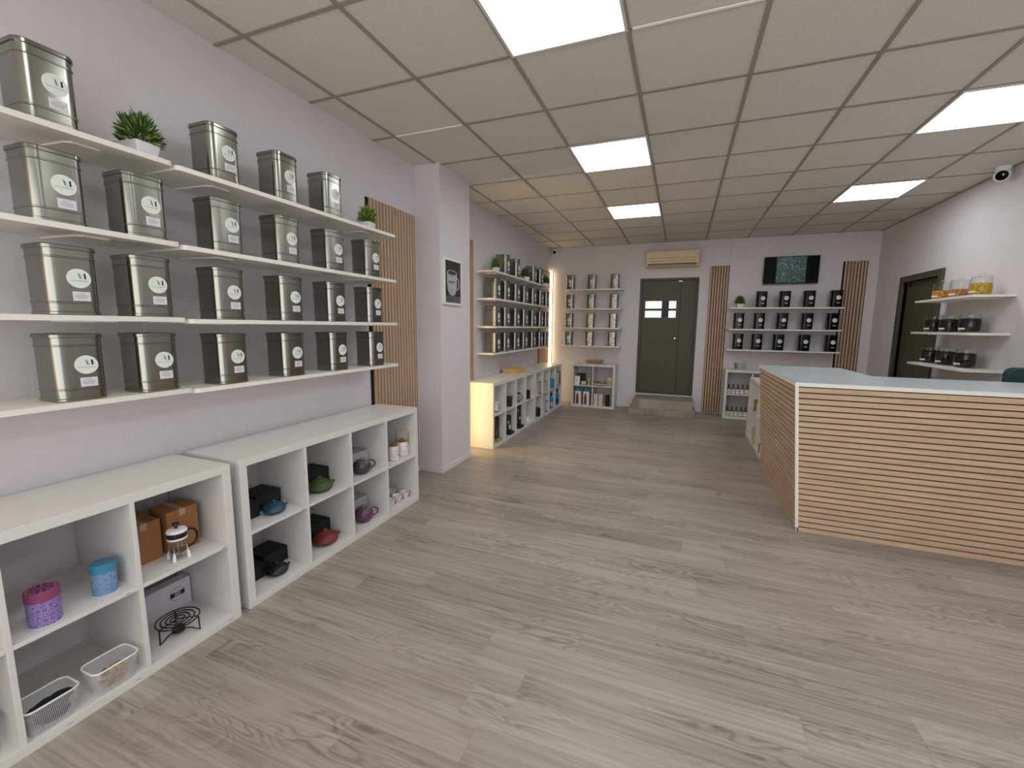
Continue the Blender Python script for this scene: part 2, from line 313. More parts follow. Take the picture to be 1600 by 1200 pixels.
# suspended ceiling: tiles and grid bars
GX, GY, T = 1.411, 2.273, 0.6
struct(MB().box((-0.12, Y0-0.12, H), (W+0.12, D+0.12, H+0.1)).build('ceiling', 'ceil'))
cb = MB()
for i in range(-2, 6):
    x = GX+T*i; cb.box((x-0.011, Y0, H-0.006), (x+0.011, D, H+0.001), 0)
for j in range(-6, 10):
    y = GY+T*j; cb.box((0, y-0.011, H-0.005), (W, y+0.011, H+0.001), 0)
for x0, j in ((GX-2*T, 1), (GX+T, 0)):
    y = GY+T*j; cb.box((x0+0.02, y-0.013, H-0.009), (x0+T-0.02, y+0.002, H-0.004), 1)  # bright strips imitating light through gaps beside misaligned tiles
cb.box((W-0.016, Y0, H-0.01), (W, D, H), 0)
struct(cb.build('trim_1', ['tbar', 'slit_light']))
bs = 0.045
struct(MB().box((PX, PY0-0.012, 0), (PX+0.012, PY1+0.012, bs)).box((0.0, PY0-0.012, 0), (PX, PY0, bs)).build('baseboard_pillar', 'basew'))
struct(MB().box((0, D-0.012, 0), (1.54, D, bs)).box((2.64, D-0.012, 0), (2.70, D, bs)).build('baseboard_back', 'basew'))
struct(MB().box((W-0.012, Y0, 0), (W, 5.98, bs)).build('baseboard_right', 'basew'))
struct(MB().box((0, Y0, 0), (0.012, PY0-0.02, bs)).build('baseboard_left', 'basew'))

# ceiling light panels
lp = thing('ceiling_light_panel', '', 'ceiling light', group='square ceiling light panels')
fr = MB()
for a, b in (((-0.3, -0.3), (0.3, -0.285)), ((-0.3, 0.285), (0.3, 0.3)), ((-0.3, -0.285), (-0.285, 0.285)), ((0.285, -0.285), (0.3, 0.285))):
    fr.box((a[0], a[1], -0.012), (b[0], b[1], -0.001))
fr.build('frame', 'basew', lp); MB().box((-0.285, -0.285, -0.008), (0.285, 0.285, -0.001)).build('diffuser', 'diffuser', lp)
LP = Proto(lp)
for i, j, lb in ((0, -1, 'square lit ceiling panel cut off by the top edge of the photo'), (0, 2, 'square lit ceiling panel in the middle row, in front of the pillar'), (0, 5, 'smallest lit ceiling panel, nearest the door in the back wall'),
                 (4, 2, 'square lit ceiling panel at the right edge, near the dome camera'), (4, 5, 'far right lit ceiling panel above the black tins and screen')):
    LP.put((GX+T*i+0.3, GY+T*j+0.3, H), 0, lb)
for i, j, lb in ((4, -1, 'square lit ceiling panel right of the camera, over the counter front'), (0, -4, 'square lit ceiling panel behind the camera on the left'), (4, -4, 'square lit ceiling panel behind the camera on the right')):
    LP.put((GX+T*i+0.3, GY+T*j+0.3, H), 0, lb)

# ------------------------------------------------------------------ doors
d1 = struct(thing('door_1', 'dark olive double door with a small lit window in the back wall', 'door', (0, 0, 0)))
fm = MB(); fy0, fy1 = D+0.02, D+0.11
fm.box((ox0, fy0, oz0), (ox0+0.04, fy1, oz1)); fm.box((ox1-0.03, fy0, oz0), (ox1, fy1, oz1)); fm.box((ox0+0.04, fy0, oz1-0.035), (ox1-0.03, fy1, oz1)); fm.box((ox0+0.04, fy0, oz0), (ox1-0.03, fy1, oz0+0.02))
fm.build('door_frame', 'olive2', d1)
ly = D+0.07; lx0, lx1 = ox0+0.04, 2.283; wx0, wx1, wz0, wz1 = 1.712, 2.218, 1.585, 1.868
lf = MB(); z0, z1 = oz0+0.02, oz1-0.035
lf.box((lx0, ly, z0), (wx0, ly+0.04, z1)); lf.box((wx1, ly, z0), (lx1-0.003, ly+0.04, z1)); lf.box((wx0, ly, z0), (wx1, ly+0.04, wz0)); lf.box((wx0, ly, wz1), (wx1, ly+0.04, z1))
lf.build('door_leaf', 'olive', d1)
MB().box((lx1+0.003, ly+0.004, z0), (ox1-0.03, ly+0.04, z1)).build('side_leaf', 'olive', d1); MB().box((lx1-0.03, ly+0.04, z0), (lx1+0.03, ly+0.05, z1)).build('meeting_strip', 'olive2', d1)
zm = 1.722
MB().box((wx0, ly+0.025, zm), (wx1, ly+0.03, wz1)).build('window_pane', 'pane_pink', d1); MB().box((wx0, ly+0.025, wz0), (wx1, ly+0.03, zm)).build('window_pane', 'pane_mint', d1)
gb = MB(); gb.box((1.985, ly+0.012, wz0), (2.10, ly+0.024, wz1)); gb.box((wx0, ly+0.014, zm-0.018), (wx1, ly+0.023, zm+0.018)); gb.build('glazing_bar', 'navy', d1)
kb = MB(); kb.lathe([(0.0, 0), (0.016, 0), (0.016, 0.006), (0.008, 0.01), (0.008, 0.03), (0.02, 0.036), (0.022, 0.05), (0.014, 0.06), (0.0, 0.061)], seg=16)
k = kb.build('door_knob', 'steel', d1); k.location = (2.225, ly, 1.235); k.rotation_euler = (PI/2, 0, 0)
MB().box((2.235, ly-0.012, z1-0.03), (2.30, ly, z1-0.005), bev=0.003).build('door_latch', 'steel', d1)
st = thing('door_step', 'low two-tier step clad in grey planks below the back door', 'step', (2.09, D, 0))
MB().box((-0.46, -0.56, 0.0), (0.475, 0, 0.245), bev=0.006).build('upper_tier', 'floor', st)
MB().box((-0.505, -0.66, 0.0), (0.51, -0.0, 0.097), bev=0.006).build('lower_tier', 'floor', st)
d2 = struct(thing('door_2', 'dark olive door in the right wall behind the jar shelves', 'door', (0, 0, 0)))
f2 = MB(); f2.box((W-0.03, dy1, 0), (W+0.06, dy1+0.075, dz1+0.075), bev=0.006); f2.box((W-0.03, dy0-0.075, 0), (W+0.06, dy0, dz1+0.075), bev=0.006); f2.box((W-0.03, dy0, dz1), (W+0.06, dy1, dz1+0.075), bev=0.006)
f2.build('door_frame', 'olive2', d2); MB().box((W+0.03, dy0, 0.005), (W+0.07, dy1, dz1)).build('door_leaf', 'olive', d2)
MB().box((W-0.0, dy1-0.11, dz1-0.05), (W+0.03, dy1-0.07, dz1-0.0), bev=0.004).build('door_closer', 'black', d2)

# ------------------------------------------------------------------ slatted wood panels
def slat_panel(label, wid, hgt, loc, rz, edge=0.0):
    """local: x = along the wall, -y = out of the wall"""
    t = thing('slat_wall_panel', label, 'slatted wood panel', loc, rz, 'upright oak slat panels')
    MB().box((0, -0.009, 0), (wid, 0, hgt)).build('felt_backing', 'felt', t)
    b = MB(); x = edge
    while x+0.027 <= wid+1e-6:
        b.box((x, -0.022, 0), (x+0.027, -0.009, hgt)); x += 0.04
    b.build('slats', 'slat_v', t, smooth=False); return t
slat_panel('wide oak slat panel on near left wall beside the pillar', 0.64, 2.385, (0, 2.765, 0.0), PI/2, 0.028)
slat_panel('sliver of oak slat panel on the left wall just behind the pillar', 0.535, 2.385, (0, 4.045, 0.0), PI/2, 0.004)
slat_panel('oak slat panel beside the glowing light strip in the far left corner', 0.58, 2.40, (0, 7.06, 0.0), PI/2, 0.02)
slat_panel('oak slat panel on the back wall between door and black tins', 0.282, 2.40, (2.71, D, 0.012), 0, 0.003)
slat_panel('oak slat panel on the back wall right of the screen and black tins', 0.30, 2.40, (4.505, D, 0.012), 0, 0.02)
cc = tag(MB().box((-0.008, -0.012, 0), (0.008, 0, H-2.415), bev=0.002).build('cable_cover', 'basew'), 'thin white cable cover from ceiling to the slat panel right of the door', 'cable cover'); cc.location = (2.995, D, 2.413)
for lb, loc, z0, h in (('glowing warm light strip running up the far left corner', (0.028, D-0.028), 0.0, 2.41), ('warm light strip upright behind the pillar, lighting the shelf end', (0.03, 4.027), 0.0, 1.95)):
    t = thing('led_light_strip', lb, 'light strip', (loc[0], loc[1], z0), 0, 'warm corner light strips')
    if loc[1] > 5: MB().box((-0.022, 0.012, 0), (0.022, 0.026, h)).build('mounting_rail', 'basew', t); MB().box((-0.013, -0.011, 0.01), (0.013, 0.012, h)).build('led_tube', 'led_corner', t)
    else: MB().box((-0.028, -0.014, 0), (0.006, 0.012, 0.005)).build('mounting_rail', 'basew', t); MB().box((-0.022, -0.012, 0.01), (0.0, 0.010, h)).build('led_tube', 'led', t)

# ------------------------------------------------------------------ wall shelves
def wall_shelf(label, length, loc, rz, brackets, group, depth=0.30, th=0.020):
    """local: x along, -y out of the wall, top of the board at z = 0"""
    t = thing('wall_shelf', label, 'wall shelf', loc, rz, group)
    b = MB(); r = 0.02; pts = []
    ring = []
    for cx, a0 in ((length-r, -PI/2), (r, -PI)):
        arc = [(cx+r*math.cos(a0+PI/2*k/4), -depth+r+r*math.sin(a0+PI/2*k/4)) for k in range(5)]
        ring.append(arc)
    poly = [(0, 0)]+ring[1]+ring[0]+[(length, 0)]
    b.loft([[(x, y, -th) for x, y in poly], [(x, y, 0) for x, y in poly]])
    b.build('board', 'shelfwhite', t, ang=0.9)
    for x in brackets:
        q = MB(); e = depth*0.75; q.loft([[(x-0.07, -0.0, z), (x-0.055, -e+0.025, z), (x-0.04, -e, z), (x+0.04, -e, z), (x+0.055, -e+0.025, z), (x+0.07, 0, z)] for z in (-th-0.006, -th)])
        q.build('bracket', 'shelfwhite', t)
    return t
ROWZ = [2.076, 1.748, 1.430, 1.118]; RN = ['top', 'second', 'third', 'bottom']
FARZ = [2.068, 1.742, 1.407, 1.081]
for z, n in zip(ROWZ, RN):
    wall_shelf('white shelf in the %s row of near left wall, nearer length' % n, 1.495, (0, -0.25, z+0.003), PI/2, (0.3, 1.245), 'near left wall shelves')
    wall_shelf('white shelf in the %s row of near left wall, farther length reaching the oak slats' % n, 1.488, (0, 1.255, z-0.003), PI/2, (0.235, 1.25), 'near left wall shelves')
for z, n in zip(FARZ, RN):
    wall_shelf('white shelf in the %s row beyond the pillar, nearer length' % n, 1.185, (0, 4.685, z), PI/2, (0.22, 0.96), 'shelves beyond the pillar', 0.22)
    wall_shelf('white shelf in the %s row beyond the pillar, farther length at the corner' % n, 1.18, (0, 5.874, z), PI/2, (0.22, 0.96), 'shelves beyond the pillar', 0.22)
BZ = [2.062, 1.729, 1.400, 1.084]
for z, n in zip(BZ, RN):
    wall_shelf('white shelf in the %s row on the back wall left of the door' % n, 1.06, (0.292, D, z), 0, (0.2, 0.85), 'back wall shelves left of the door')
KZ = [1.736, 1.409, 1.090]; KN = ['top', 'middle', 'bottom']
for z, n in zip(KZ, KN):
    wall_shelf('%s white shelf of black tins on the back wall under the screen' % n, 1.497, (3.006, D, z), 0, (0.2, 1.25), 'shelves of black tins')
JZ = [1.727, 1.40, 1.077]
for z, n in zip(JZ+[0.76], KN+['lowest']):
    wall_shelf('%s white shelf of glass jars on the right wall%s' % (n, ', half hidden by the counter' if n == 'lowest' else ''), 1.0, (W, 5.86, z), -PI/2, (0.25, 0.72), 'jar shelves', 0.28)

# ------------------------------------------------------------------ tea tins (local: front faces +x, base centre at origin)
def make_tin(body, lid, w_=0.15, d_=0.155, h_=0.246, near=True, black=False):
    t = thing('tea_tin', '', 'tea tin')
    hx_, hy = d_/2, w_/2; b = MB(); R = 0.034
    prof = [(-0.003, 0.0), (0.0, 0.003), (0.0, 0.011), (-0.002, 0.013), (-0.002, 0.041), (0.0005, 0.043), (0.0005, 0.046), (-0.0015, 0.048), (-0.0015, 0.199), (0.001, 0.201), (0.001, 0.204), (-0.001, 0.206), (-0.001, h_-0.016)]
    k = h_/0.246
    b.loft([rrect(hx_+e, hy+e, R, z*k if z < h_-0.02 else z, 8) for e, z in prof], 0)
    b.build('body', body, t, ang=0.22)
    l = MB(); l.loft([rrect(hx_+e, hy+e, R+max(0, e), z, 8) for e, z in ((0.002, h_-0.016), (0.003, h_-0.0145), (0.003, h_-0.004), (0.001, h_-0.001), (-0.003, h_), (-0.008, h_-0.002))]); l.build('lid', lid, t, ang=0.22)
    sx = hx_-0.0012
    s = MB(); rad = 0.034 if not black else 0.030; cy, czz = (0.012, 0.132) if not black else (0.012, 0.138)
    s.loft([[(x, cy+rad*math.cos(2*PI*i/32), czz+rad*math.sin(2*PI*i/32)) for i in range(32)] for x in (sx-0.001, sx+0.0006)]); so = s.build('logo_sticker', 'sticker', t, smooth=False)
    g = MB(); x = sx+0.0012
    pl = [(-0.004, 0.019), (0.001, 0.018), (0.004, 0.012), (0.005, 0.004), (0.008, -0.001), (0.012, -0.001)]
    wd = [0.001, 0.0022, 0.003, 0.003, 0.0022, 0.001]
    def strip(pts, wds, mi):
        vs = []
        for (a, c_), q in zip(pts, wds): vs += [(x, cy+a-q, czz+c_), (x, cy+a+q, czz+c_)]
        g.add(vs, [(2*i, 2*i+1, 2*i+3, 2*i+2) for i in range(len(pts)-1)], mi)
    sc = rad/0.034
    strip([(a*sc-0.002, c_*sc) for a, c_ in pl], [q*sc for q in wd], 0)
    strip([(0.0165*sc, 0.018*sc), (0.0175*sc, -0.001*sc)], [0.0028*sc, 0.0028*sc], 1)
    g.build('logo_mark', ['green_ink', 'ink'], so, smooth=False)
    if near:
        g = MB(); random.seed(3); a = -0.024
        while a < 0.022:
            q = random.uniform(0.001, 0.0026); g.add([(x, cy+a, czz-0.010), (x, cy+a+q, czz-0.010), (x, cy+a+q, czz-0.0075), (x, cy+a, czz-0.0075)], [(0, 1, 2, 3)]); a += q+0.0011
        g.build('brand_lettering', 'grey_ink', so, smooth=False)
    if not black:
        n = MB().box((sx-0.001, cy-0.022, 0.052), (sx+0.0006, cy+0.027, 0.085)).build('name_label', 'label', t, smooth=False)
        if near:
            g = MB()
            for zz, a0, a1 in ((0.078, -0.008, 0.012), (0.071, -0.017, 0.022), (0.066, -0.017, 0.018), (0.061, -0.012, 0.016)): g.add([(x, cy+a0, zz), (x, cy+a1, zz), (x, cy+a1, zz+0.0016), (x, cy+a0, zz+0.0016)], [(0, 1, 2, 3)])
            g.build('printed_lines', 'grey_ink', n, smooth=False)
    else: MB().box((sx-0.001, cy-0.02, 0.058), (sx+0.0006, cy+0.02, 0.067)).build('name_label', 'label', t, smooth=False)
    return t
NT = Proto(make_tin('tin', 'tinlid'))
near = [[0.815, 1.413, 1.752, 2.084], [0.806, 1.069, 1.404, 1.742, 2.086, 2.437], [0.816, 1.066, 1.391, 1.745, 2.083, 2.444], [0.808, 1.063, 1.385, 1.737, 2.085, 2.450]]
for r, (ys, z) in enumerate(zip(near, ROWZ)):
    for i, y in enumerate(ys):
        NT.put((0.2075, y+0.074, z+(0.003 if y < 1.2 else -0.003)), 0, 'silver tea tin, %s from left on the %s shelf row of near left wall' % (ORD[i], RN[r]), 'silver tins on the near left wall')
FT = Proto(make_tin('tin', 'tinlid', near=False))
far = [[5.106, 5.488, 6.206, 6.534]]+[[4.803, 5.118, 5.483, 5.823, 6.202, 6.571, 6.893]]*3
for r, (ys, z) in enumerate(zip(far, FARZ)):
    for i, y in enumerate(ys):
        FT.put((0.1275, y+0.074, z), 0, 'silver tea tin, %s from the pillar on the %s shelf beyond the pillar' % (ORD[i], RN[r]), 'silver tins beyond the pillar')
BT = Proto(make_tin('tin', 'tinlid', 0.142, 0.15, near=False))
for r, z in enumerate(BZ):
    for i, x in enumerate((0.447, 0.828, 1.222)):
        BT.put((x-0.004*r, D-0.205, z), -PI/2, 'silver tea tin, %s from left on the %s back wall shelf left of door' % (ORD[i], RN[r]), 'silver tins left of the back door')
KT = Proto(make_tin('blacktin', 'blacktin', 0.145, 0.15, 0.243, near=False, black=True))
for r, (xs, z) in enumerate(zip(([3.445, 3.753, 4.067, 4.402], [3.153, 3.436, 3.744, 4.066, 4.385], [3.163, 3.428, 3.718, 4.053, 4.393]), KZ)):
    for i, x in enumerate(xs):
        KT.put((x, D-0.205, z), -PI/2, 'glossy black tea tin, %s from left on the %s shelf under the screen' % (ORD[i], KN[r]), 'black tins under the screen')

# ------------------------------------------------------------------ potted grass plants
def make_plant(leaf, seed, spread=0.085, hgt=0.115, pw=0.05, ph=0.062, n=620):
    random.seed(seed); t = thing('potted_grass', '', 'potted plant')
    p = MB(); p.loft([rrect(pw*0.78, pw*0.78, 0.006, 0), rrect(pw, pw, 0.006, ph), rrect(pw*0.88, pw*0.88, 0.005, ph), rrect(pw*0.84, pw*0.84, 0.005, ph-0.008)], 0); p.build('pot', 'pot', t, ang=0.7)
    MB().loft([rrect(pw*0.85, pw*0.85, 0.005, ph-0.016), rrect(pw*0.85, pw*0.85, 0.005, ph-0.007)]).build('filling', 'soil', t)
    g = MB()
    for k in range(n):
        a = random.uniform(0, 2*PI); tilt = math.acos(random.uniform(-0.12, 1.0)); d = Vector((math.cos(a)*math.sin(tilt), math.sin(a)*math.sin(tilt), math.cos(tilt)))
        q = random.uniform(0.45, 0.82); cz_ = ph+0.012
        base = Vector((d.x*spread*q, d.y*spread*q, cz_+d.z*hgt*q)); L_ = random.uniform(0.022, 0.04)
        dr = (d+Vector((random.uniform(-.35, .35), random.uniform(-.35, .35), random.uniform(-.05, .6)))).normalized(); tip = base+dr*L_; mid = base.lerp(tip, 0.55)
        sd = dr.cross(Vector((random.uniform(-1, 1), random.uniform(-1, 1), random.uniform(-1, 1)))).normalized()*random.uniform(0.0028, 0.005)
        g.add([base-sd*0.5, base+sd*0.5, mid+sd, mid-sd, tip], [(0, 1, 2, 3), (3, 2, 4)], random.choice((0, 0, 1)))
    for k in range(26):
        a = random.uniform(0, 2*PI); tilt = random.uniform(0, 1.3); d = Vector((math.cos(a)*math.sin(tilt), math.sin(a)*math.sin(tilt), math.cos(tilt)))
        g.tube([(d.x*pw*0.4, d.y*pw*0.4, ph-0.01), (d.x*spread*0.6, d.y*spread*0.6, ph+0.012+d.z*hgt*0.65)], 0.0015, 5, 0)
    g.build('foliage', leaf, t, smooth=False); return t
PL1 = Proto(make_plant(['leaf', 'leaf2'], 5, 0.075, 0.118, 0.047, 0.06)); PL2 = Proto(make_plant(['leaf2', 'leaf'], 9, 0.058, 0.115, 0.042, 0.055))
PL1.put((0.2, 1.185, ROWZ[0]+0.003), 0.1, 'dark green bushy plant in white pot on the near top shelf')
PL2.put((0.2, 2.548, ROWZ[0]-0.003), 0.2, 'light green grassy plant in white pot in front of the oak slats')
PL2.put((0.145, 4.925, FARZ[0]), 0.4, 'yellow green plant at near end of the top shelf beyond the pillar')
PL1.put((0.145, 5.99, FARZ[0]), 0.9, 'dark plant between silver tins on the top shelf beyond the pillar')
PL1.put((0.145, 6.96, FARZ[0]), 1.9, 'dark plant on the top shelf right beside the glowing corner strip')
PL1.put((3.155, D-0.19, KZ[0]), 0.3, 'dark green plant in white pot left of the black tins')

# ------------------------------------------------------------------ cube shelf units (local: x along front, -y to the front, floor z = 0)
def cube_unit(label, cols, loc, rz, depth=0.385, hgt=0.765, tags=(), wid=None):
    t = thing('cube_shelf_unit', label, 'shelf unit', loc, rz, 'white cube shelf units')
    e, q = 0.038, 0.016; Wd = wid or (2*e+cols*0.335+(cols-1)*q); cw = (Wd-2*e-(cols-1)*q)/cols
    MB().box((0, -depth, hgt-e), (Wd, 0, hgt), bev=0.0015).build('top_panel', 'white', t)
    MB().box((e, -depth, 0), (Wd-e, 0, e), bev=0.0015).build('bottom_panel', 'white', t)
    for x in (0, Wd-e):
        s = MB().box((x, -depth, 0), (x+e, 0, hgt-e), bev=0.0015).build('side_panel', 'white', t)
        g = MB(); xo = x-0.0005 if x == 0 else x+e+0.0005
        for zz in (0.019, hgt-0.055):
            g.add([(xo, -depth+0.035+0.004*math.cos(a*PI/4), zz+0.004*math.sin(a*PI/4)) for a in range(8)], [tuple(range(8))])
        g.build('screw_cap', 'tbar', s, smooth=False)
    zm_ = (hgt-q)/2
    for c in range(cols):
        x0 = e+c*(cw+q)
        MB().box((x0, -depth, zm_), (x0+cw, -0.002, zm_+q), bev=0.001).build('shelf_board', 'white', t)
        if c < cols-1: MB().box((x0+cw, -depth, e), (x0+cw+q, -0.002, hgt-e), bev=0.001).build('divider', 'white', t)
    for (c, lv, fr_) in tags:
        x0 = e+c*(cw+q)+cw*fr_; z = (zm_+q*0.5) if lv else 0.019
        MB().box((x0-0.014, -depth-0.0008, z-0.005), (x0+0.014, -depth+0.001, z+0.005)).box((x0-0.009, -depth-0.0012, z-0.0015), (x0+0.009, -depth+0.0008, z+0.0015), 1).build('price_tag', ['label', 'grey_ink'], t, smooth=False)
    return t
HM = 0.3905; HB = 0.038
# left wall units: rz = PI/2 turns local x to +y and local -y to +x
cube_unit('white cube shelf unit nearest the camera, holding canisters and wire baskets', 4, (0.0165+0.0, -0.163, 0), PI/2, 0.397, tags=((3, 1, 0.95), (2, 1, 0.9), (2, 0, 0.3), (2, 0, 0.9), (3, 0, 0.95)))
cube_unit('white cube shelf unit of teapots under the near left wall shelves', 4, (0.0235, 1.348, 0), PI/2, 0.383, tags=((0, 1, 0.92), (1, 1, 0.92)))
cube_unit('white cube shelf unit beyond the pillar with warm lit end panel', 4, (0.0235, 4.338, 0), PI/2, 0.355, wid=1.49)
cube_unit('white cube shelf unit in the far left corner holding blue items', 4, (0.0235, 5.833, 0), PI/2, 0.355, wid=1.475)
cube_unit('square white cube shelf unit on the back wall left of door step', 2, (0.545, D-0.01, 0), 0, 0.38)
cube_unit('white cube shelf unit of pump bottles on the back wall behind the counter', 2, (3.008, D-0.03, 0), 0, 0.36, hgt=0.772)
cube_unit('white cube shelf unit end-on between counter and back wall holding yellow packs', 4, (3.205+0.385, 6.255, 0), -PI/2, 0.385, hgt=0.785, wid=1.455)

# ------------------------------------------------------------------ small goods builders
def carton(name, label, cat, size, loc, rz=0.0, m='card', group=None, extra=None):
    t = thing(name, label, cat, loc, rz, group); w_, d_, h_ = size
    b = MB().box((-d_/2, -w_/2, 0), (d_/2, w_/2, h_-0.002), bev=0.0015); b.build('body', m, t)
    f = MB().box((-d_/2+0.001, -w_/2+0.001, h_-0.002), (d_/2-0.001, -0.0006, h_)).box((-d_/2+0.001, 0.0006, h_-0.002), (d_/2-0.001, w_/2-0.001, h_)); f.build('lid_flaps', m, t, smooth=False)
    if extra: extra(t, w_, d_, h_)
    return t
def tape(t, w_, d_, h_):
    MB().box((-d_/2+0.004, -0.012, h_), (d_/2+0.0006, 0.012, h_+0.0006)).box((d_/2, -0.012, h_-0.03), (d_/2+0.0006, 0.012, h_)).build('packing_tape', 'tape', t, smooth=False)
def front_mark(mats, boxes):
    def fn(t, w_, d_, h_):
        b = MB()
        for k, (y0, z0_, y1, z1_, mi) in enumerate(boxes): b.box((d_/2-0.001, y0*w_, z0_*h_), (d_/2+0.0006+0.0003*k, y1*w_, z1_*h_), mi)
        b.build('printed_front', mats, t, smooth=False)
    return fn
def canister(label, pat, lid, top, loc, r=0.047, h=0.123, petals=None):
    t = thing('round_canister', label, 'canister', loc)
    MB().lathe([(r-0.001, 0), (r, 0.002), (r, h*0.72)], seg=40).build('body', pat, t)
    MB().lathe([(r+0.001, h*0.72), (r+0.002, h*0.725), (r+0.002, h-0.002), (r, h)], seg=40).build('lid', lid, t)
    g = MB().lathe([(r-0.003, h-0.0005), (r-0.003, h+0.0006)], seg=40)
    for k in range(8):
        a = k*PI/4; c = Vector((0.5*r*math.cos(a), 0.5*r*math.sin(a), h+0.001)); ex = Vector((math.cos(a), math.sin(a), 0)); ey = Vector((-math.sin(a), math.cos(a), 0))
        g.add([c+ex*(0.27*r*math.cos(q))+ey*(0.13*r*math.sin(q)) for q in [2*PI*i/12 for i in range(12)]], [tuple(range(12))], 1)
        for rr, da, q_ in ((0.8, PI/8, 0.055), (0.86, 0, 0.05), (0.45, PI/8, 0.06)):
            c2 = Vector((rr*r*math.cos(a+da), rr*r*math.sin(a+da), h+0.0012)); g.add([c2+Vector((q_*r*math.cos(q), q_*r*math.sin(q), 0)) for q in [2*PI*i/8 for i in range(8)]], [tuple(range(8))], 2)
    g.build('lid_print', top, t, smooth=False)
    return t
def iron_pot(label, m, loc, rz, sc=1.0, lidm=None):
    t = thing('cast_iron_teapot', label, 'teapot', loc, rz, 'cast iron teapots'); s = sc
    prof = [(0.034, 0), (0.05, 0.004), (0.07, 0.017), (0.0755, 0.028), (0.074, 0.036), (0.064, 0.048), (0.05, 0.06), (0.04, 0.066)]
    MB().lathe([(r*s, z*s) for r, z in prof], seg=36).build('body', m, t)
    MB().lathe([(r*s, z*s) for r, z in [(0.041, 0.065), (0.041, 0.069), (0.03, 0.076), (0.012, 0.08), (0.009, 0.084), (0.013, 0.089), (0.01, 0.095), (0.0, 0.096)]], seg=24).build('lid', lidm or m, t)
    MB().tube([(0.058*s, 0, 0.03*s), (0.074*s, 0, 0.037*s), (0.082*s, 0, 0.046*s), (0.087*s, 0, 0.052*s)], [0.015*s, 0.012*s, 0.009*s, 0.008*s], 12).build('spout', m, t)
    h = MB(); h.tube([(0.06*s*math.cos(a), 0.08*s*math.sin(a), 0.056*s-0.012*s*math.sin(a)) for a in [PI*k/16 for k in range(17)]], 0.003*s, 8)
    o = h.build('handle', m, t); o.rotation_euler = (0, 0, 0); o.location = (0, 0, 0)
    for sx in (-1, 1): MB().lathe([(0.006*s, 0.046*s), (0.006*s, 0.06*s)], (0.06*s*sx, 0, 0), 10).build('handle_lug', m, t)
    return t
def ceramic_pot(label, m, loc, rz, sc=1.0):
    t = thing('ceramic_teapot', label, 'teapot', loc, rz, 'round ceramic teapots'); s = sc
    MB().lathe([(r*s, z*s) for r, z in [(0.034, 0), (0.04, 0.003), (0.058, 0.022), (0.067, 0.046), (0.064, 0.068), (0.052, 0.088), (0.042, 0.096)]], seg=36).build('body', m, t)
    MB().lathe([(r*s, z*s) for r, z in [(0.044, 0.095), (0.045, 0.099), (0.038, 0.104), (0.02, 0.108), (0.007, 0.109), (0.006, 0.113), (0.01, 0.118), (0.0, 0.121)]], seg=24).build('lid', 'steel', t)
    MB().tube([(-0.058*s, 0, 0.035*s), (-0.085*s, 0, 0.05*s), (-0.1*s, 0, 0.075*s), (-0.112*s, 0, 0.09*s)], [0.016*s, 0.012*s, 0.009*s, 0.008*s], 12).build('spout', m, t)
    MB().tube([(0.055*s+0.042*s*math.sin(a), 0, 0.06*s+0.032*s*math.cos(a)) for a in [PI*k/14 for k in range(15)]], 0.006*s, 10).build('handle', m, t)
    return t
def flowers(t, r, h, seed, n=7, off=0.0):
    random.seed(seed); g = MB()
    for k in range(n):
        a = off+random.uniform(-0.9, 1.1); z = h*random.uniform(0.25, 0.8); q = random.uniform(0.003, 0.006)
        c = Vector(((r+0.0012)*math.cos(a), (r+0.0012)*math.sin(a), z)); tx = Vector((-math.sin(a), math.cos(a), 0))
        g.add([c+tx*q*math.cos(b)+Vector((0, 0, q*math.sin(b))) for b in [2*PI*i/6 for i in range(6)]], [(0, 1, 2, 3, 4, 5)])
    g.build('flower_print', 'redflower', t, smooth=False)
def floral_pot(label, loc, rz, handle):
    t = thing('floral_teapot' if handle else 'floral_tea_caddy', label, 'teapot' if handle else 'tea caddy', loc, rz)
    r, h = (0.049, 0.11) if handle else (0.042, 0.108)
    MB().lathe([(r*0.8, 0), (r*0.95, 0.004), (r, 0.03), (r*0.97, h*0.8), (r*0.8, h), (r*0.78, h)], seg=36).build('body', 'floral', t)
    MB().lathe([(r*0.8, h), (r*0.82, h+0.004), (r*0.5, h+0.01), (0.009, h+0.012), (0.009, h+0.018), (0.013, h+0.022), (0.0, h+0.027)], seg=28).build('lid', 'gold', t)
    flowers(t, r*0.995, h, 4 if handle else 6, off=PI-0.2 if handle else -0.4)
    if handle:
        MB().tube([(0, -r*0.95, h*0.82), (0, -r*0.95, h+0.07), (0, -r*0.75, h+0.088), (0, r*0.75, h+0.088), (0, r*0.95, h+0.07), (0, r*0.95, h*0.82)], 0.003, 8).build('handle', 'gold', t)
        MB().tube([(r*0.9, 0, h*0.45), (r*1.3, 0, h*0.7), (r*1.5, 0, h*0.92)], [0.011, 0.008, 0.006], 10).build('spout', 'floral', t)
    return t
def cup(label, loc, rz):
    t = thing('floral_cup', label, 'cup', loc, rz, 'white floral cups')
    MB().lathe([(0.018, 0), (0.02, 0.004), (0.034, 0.02), (0.041, 0.05), (0.039, 0.05), (0.032, 0.021), (0.0, 0.008)], seg=28, cap1=False).build('bowl', 'floral', t)
    g = MB(); pts = [(0.0325+0.0015, -0.25, 0.016), (0.0375, 0.0, 0.026), (0.0405, 0.35, 0.038), (0.0425, 0.55, 0.046)]
    g.tube([(r*math.cos(a), r*math.sin(a), z) for r, a, z in pts], [0.002, 0.004, 0.004, 0.002], 6); g.build('flower_print', 'redflower', t)
    return t
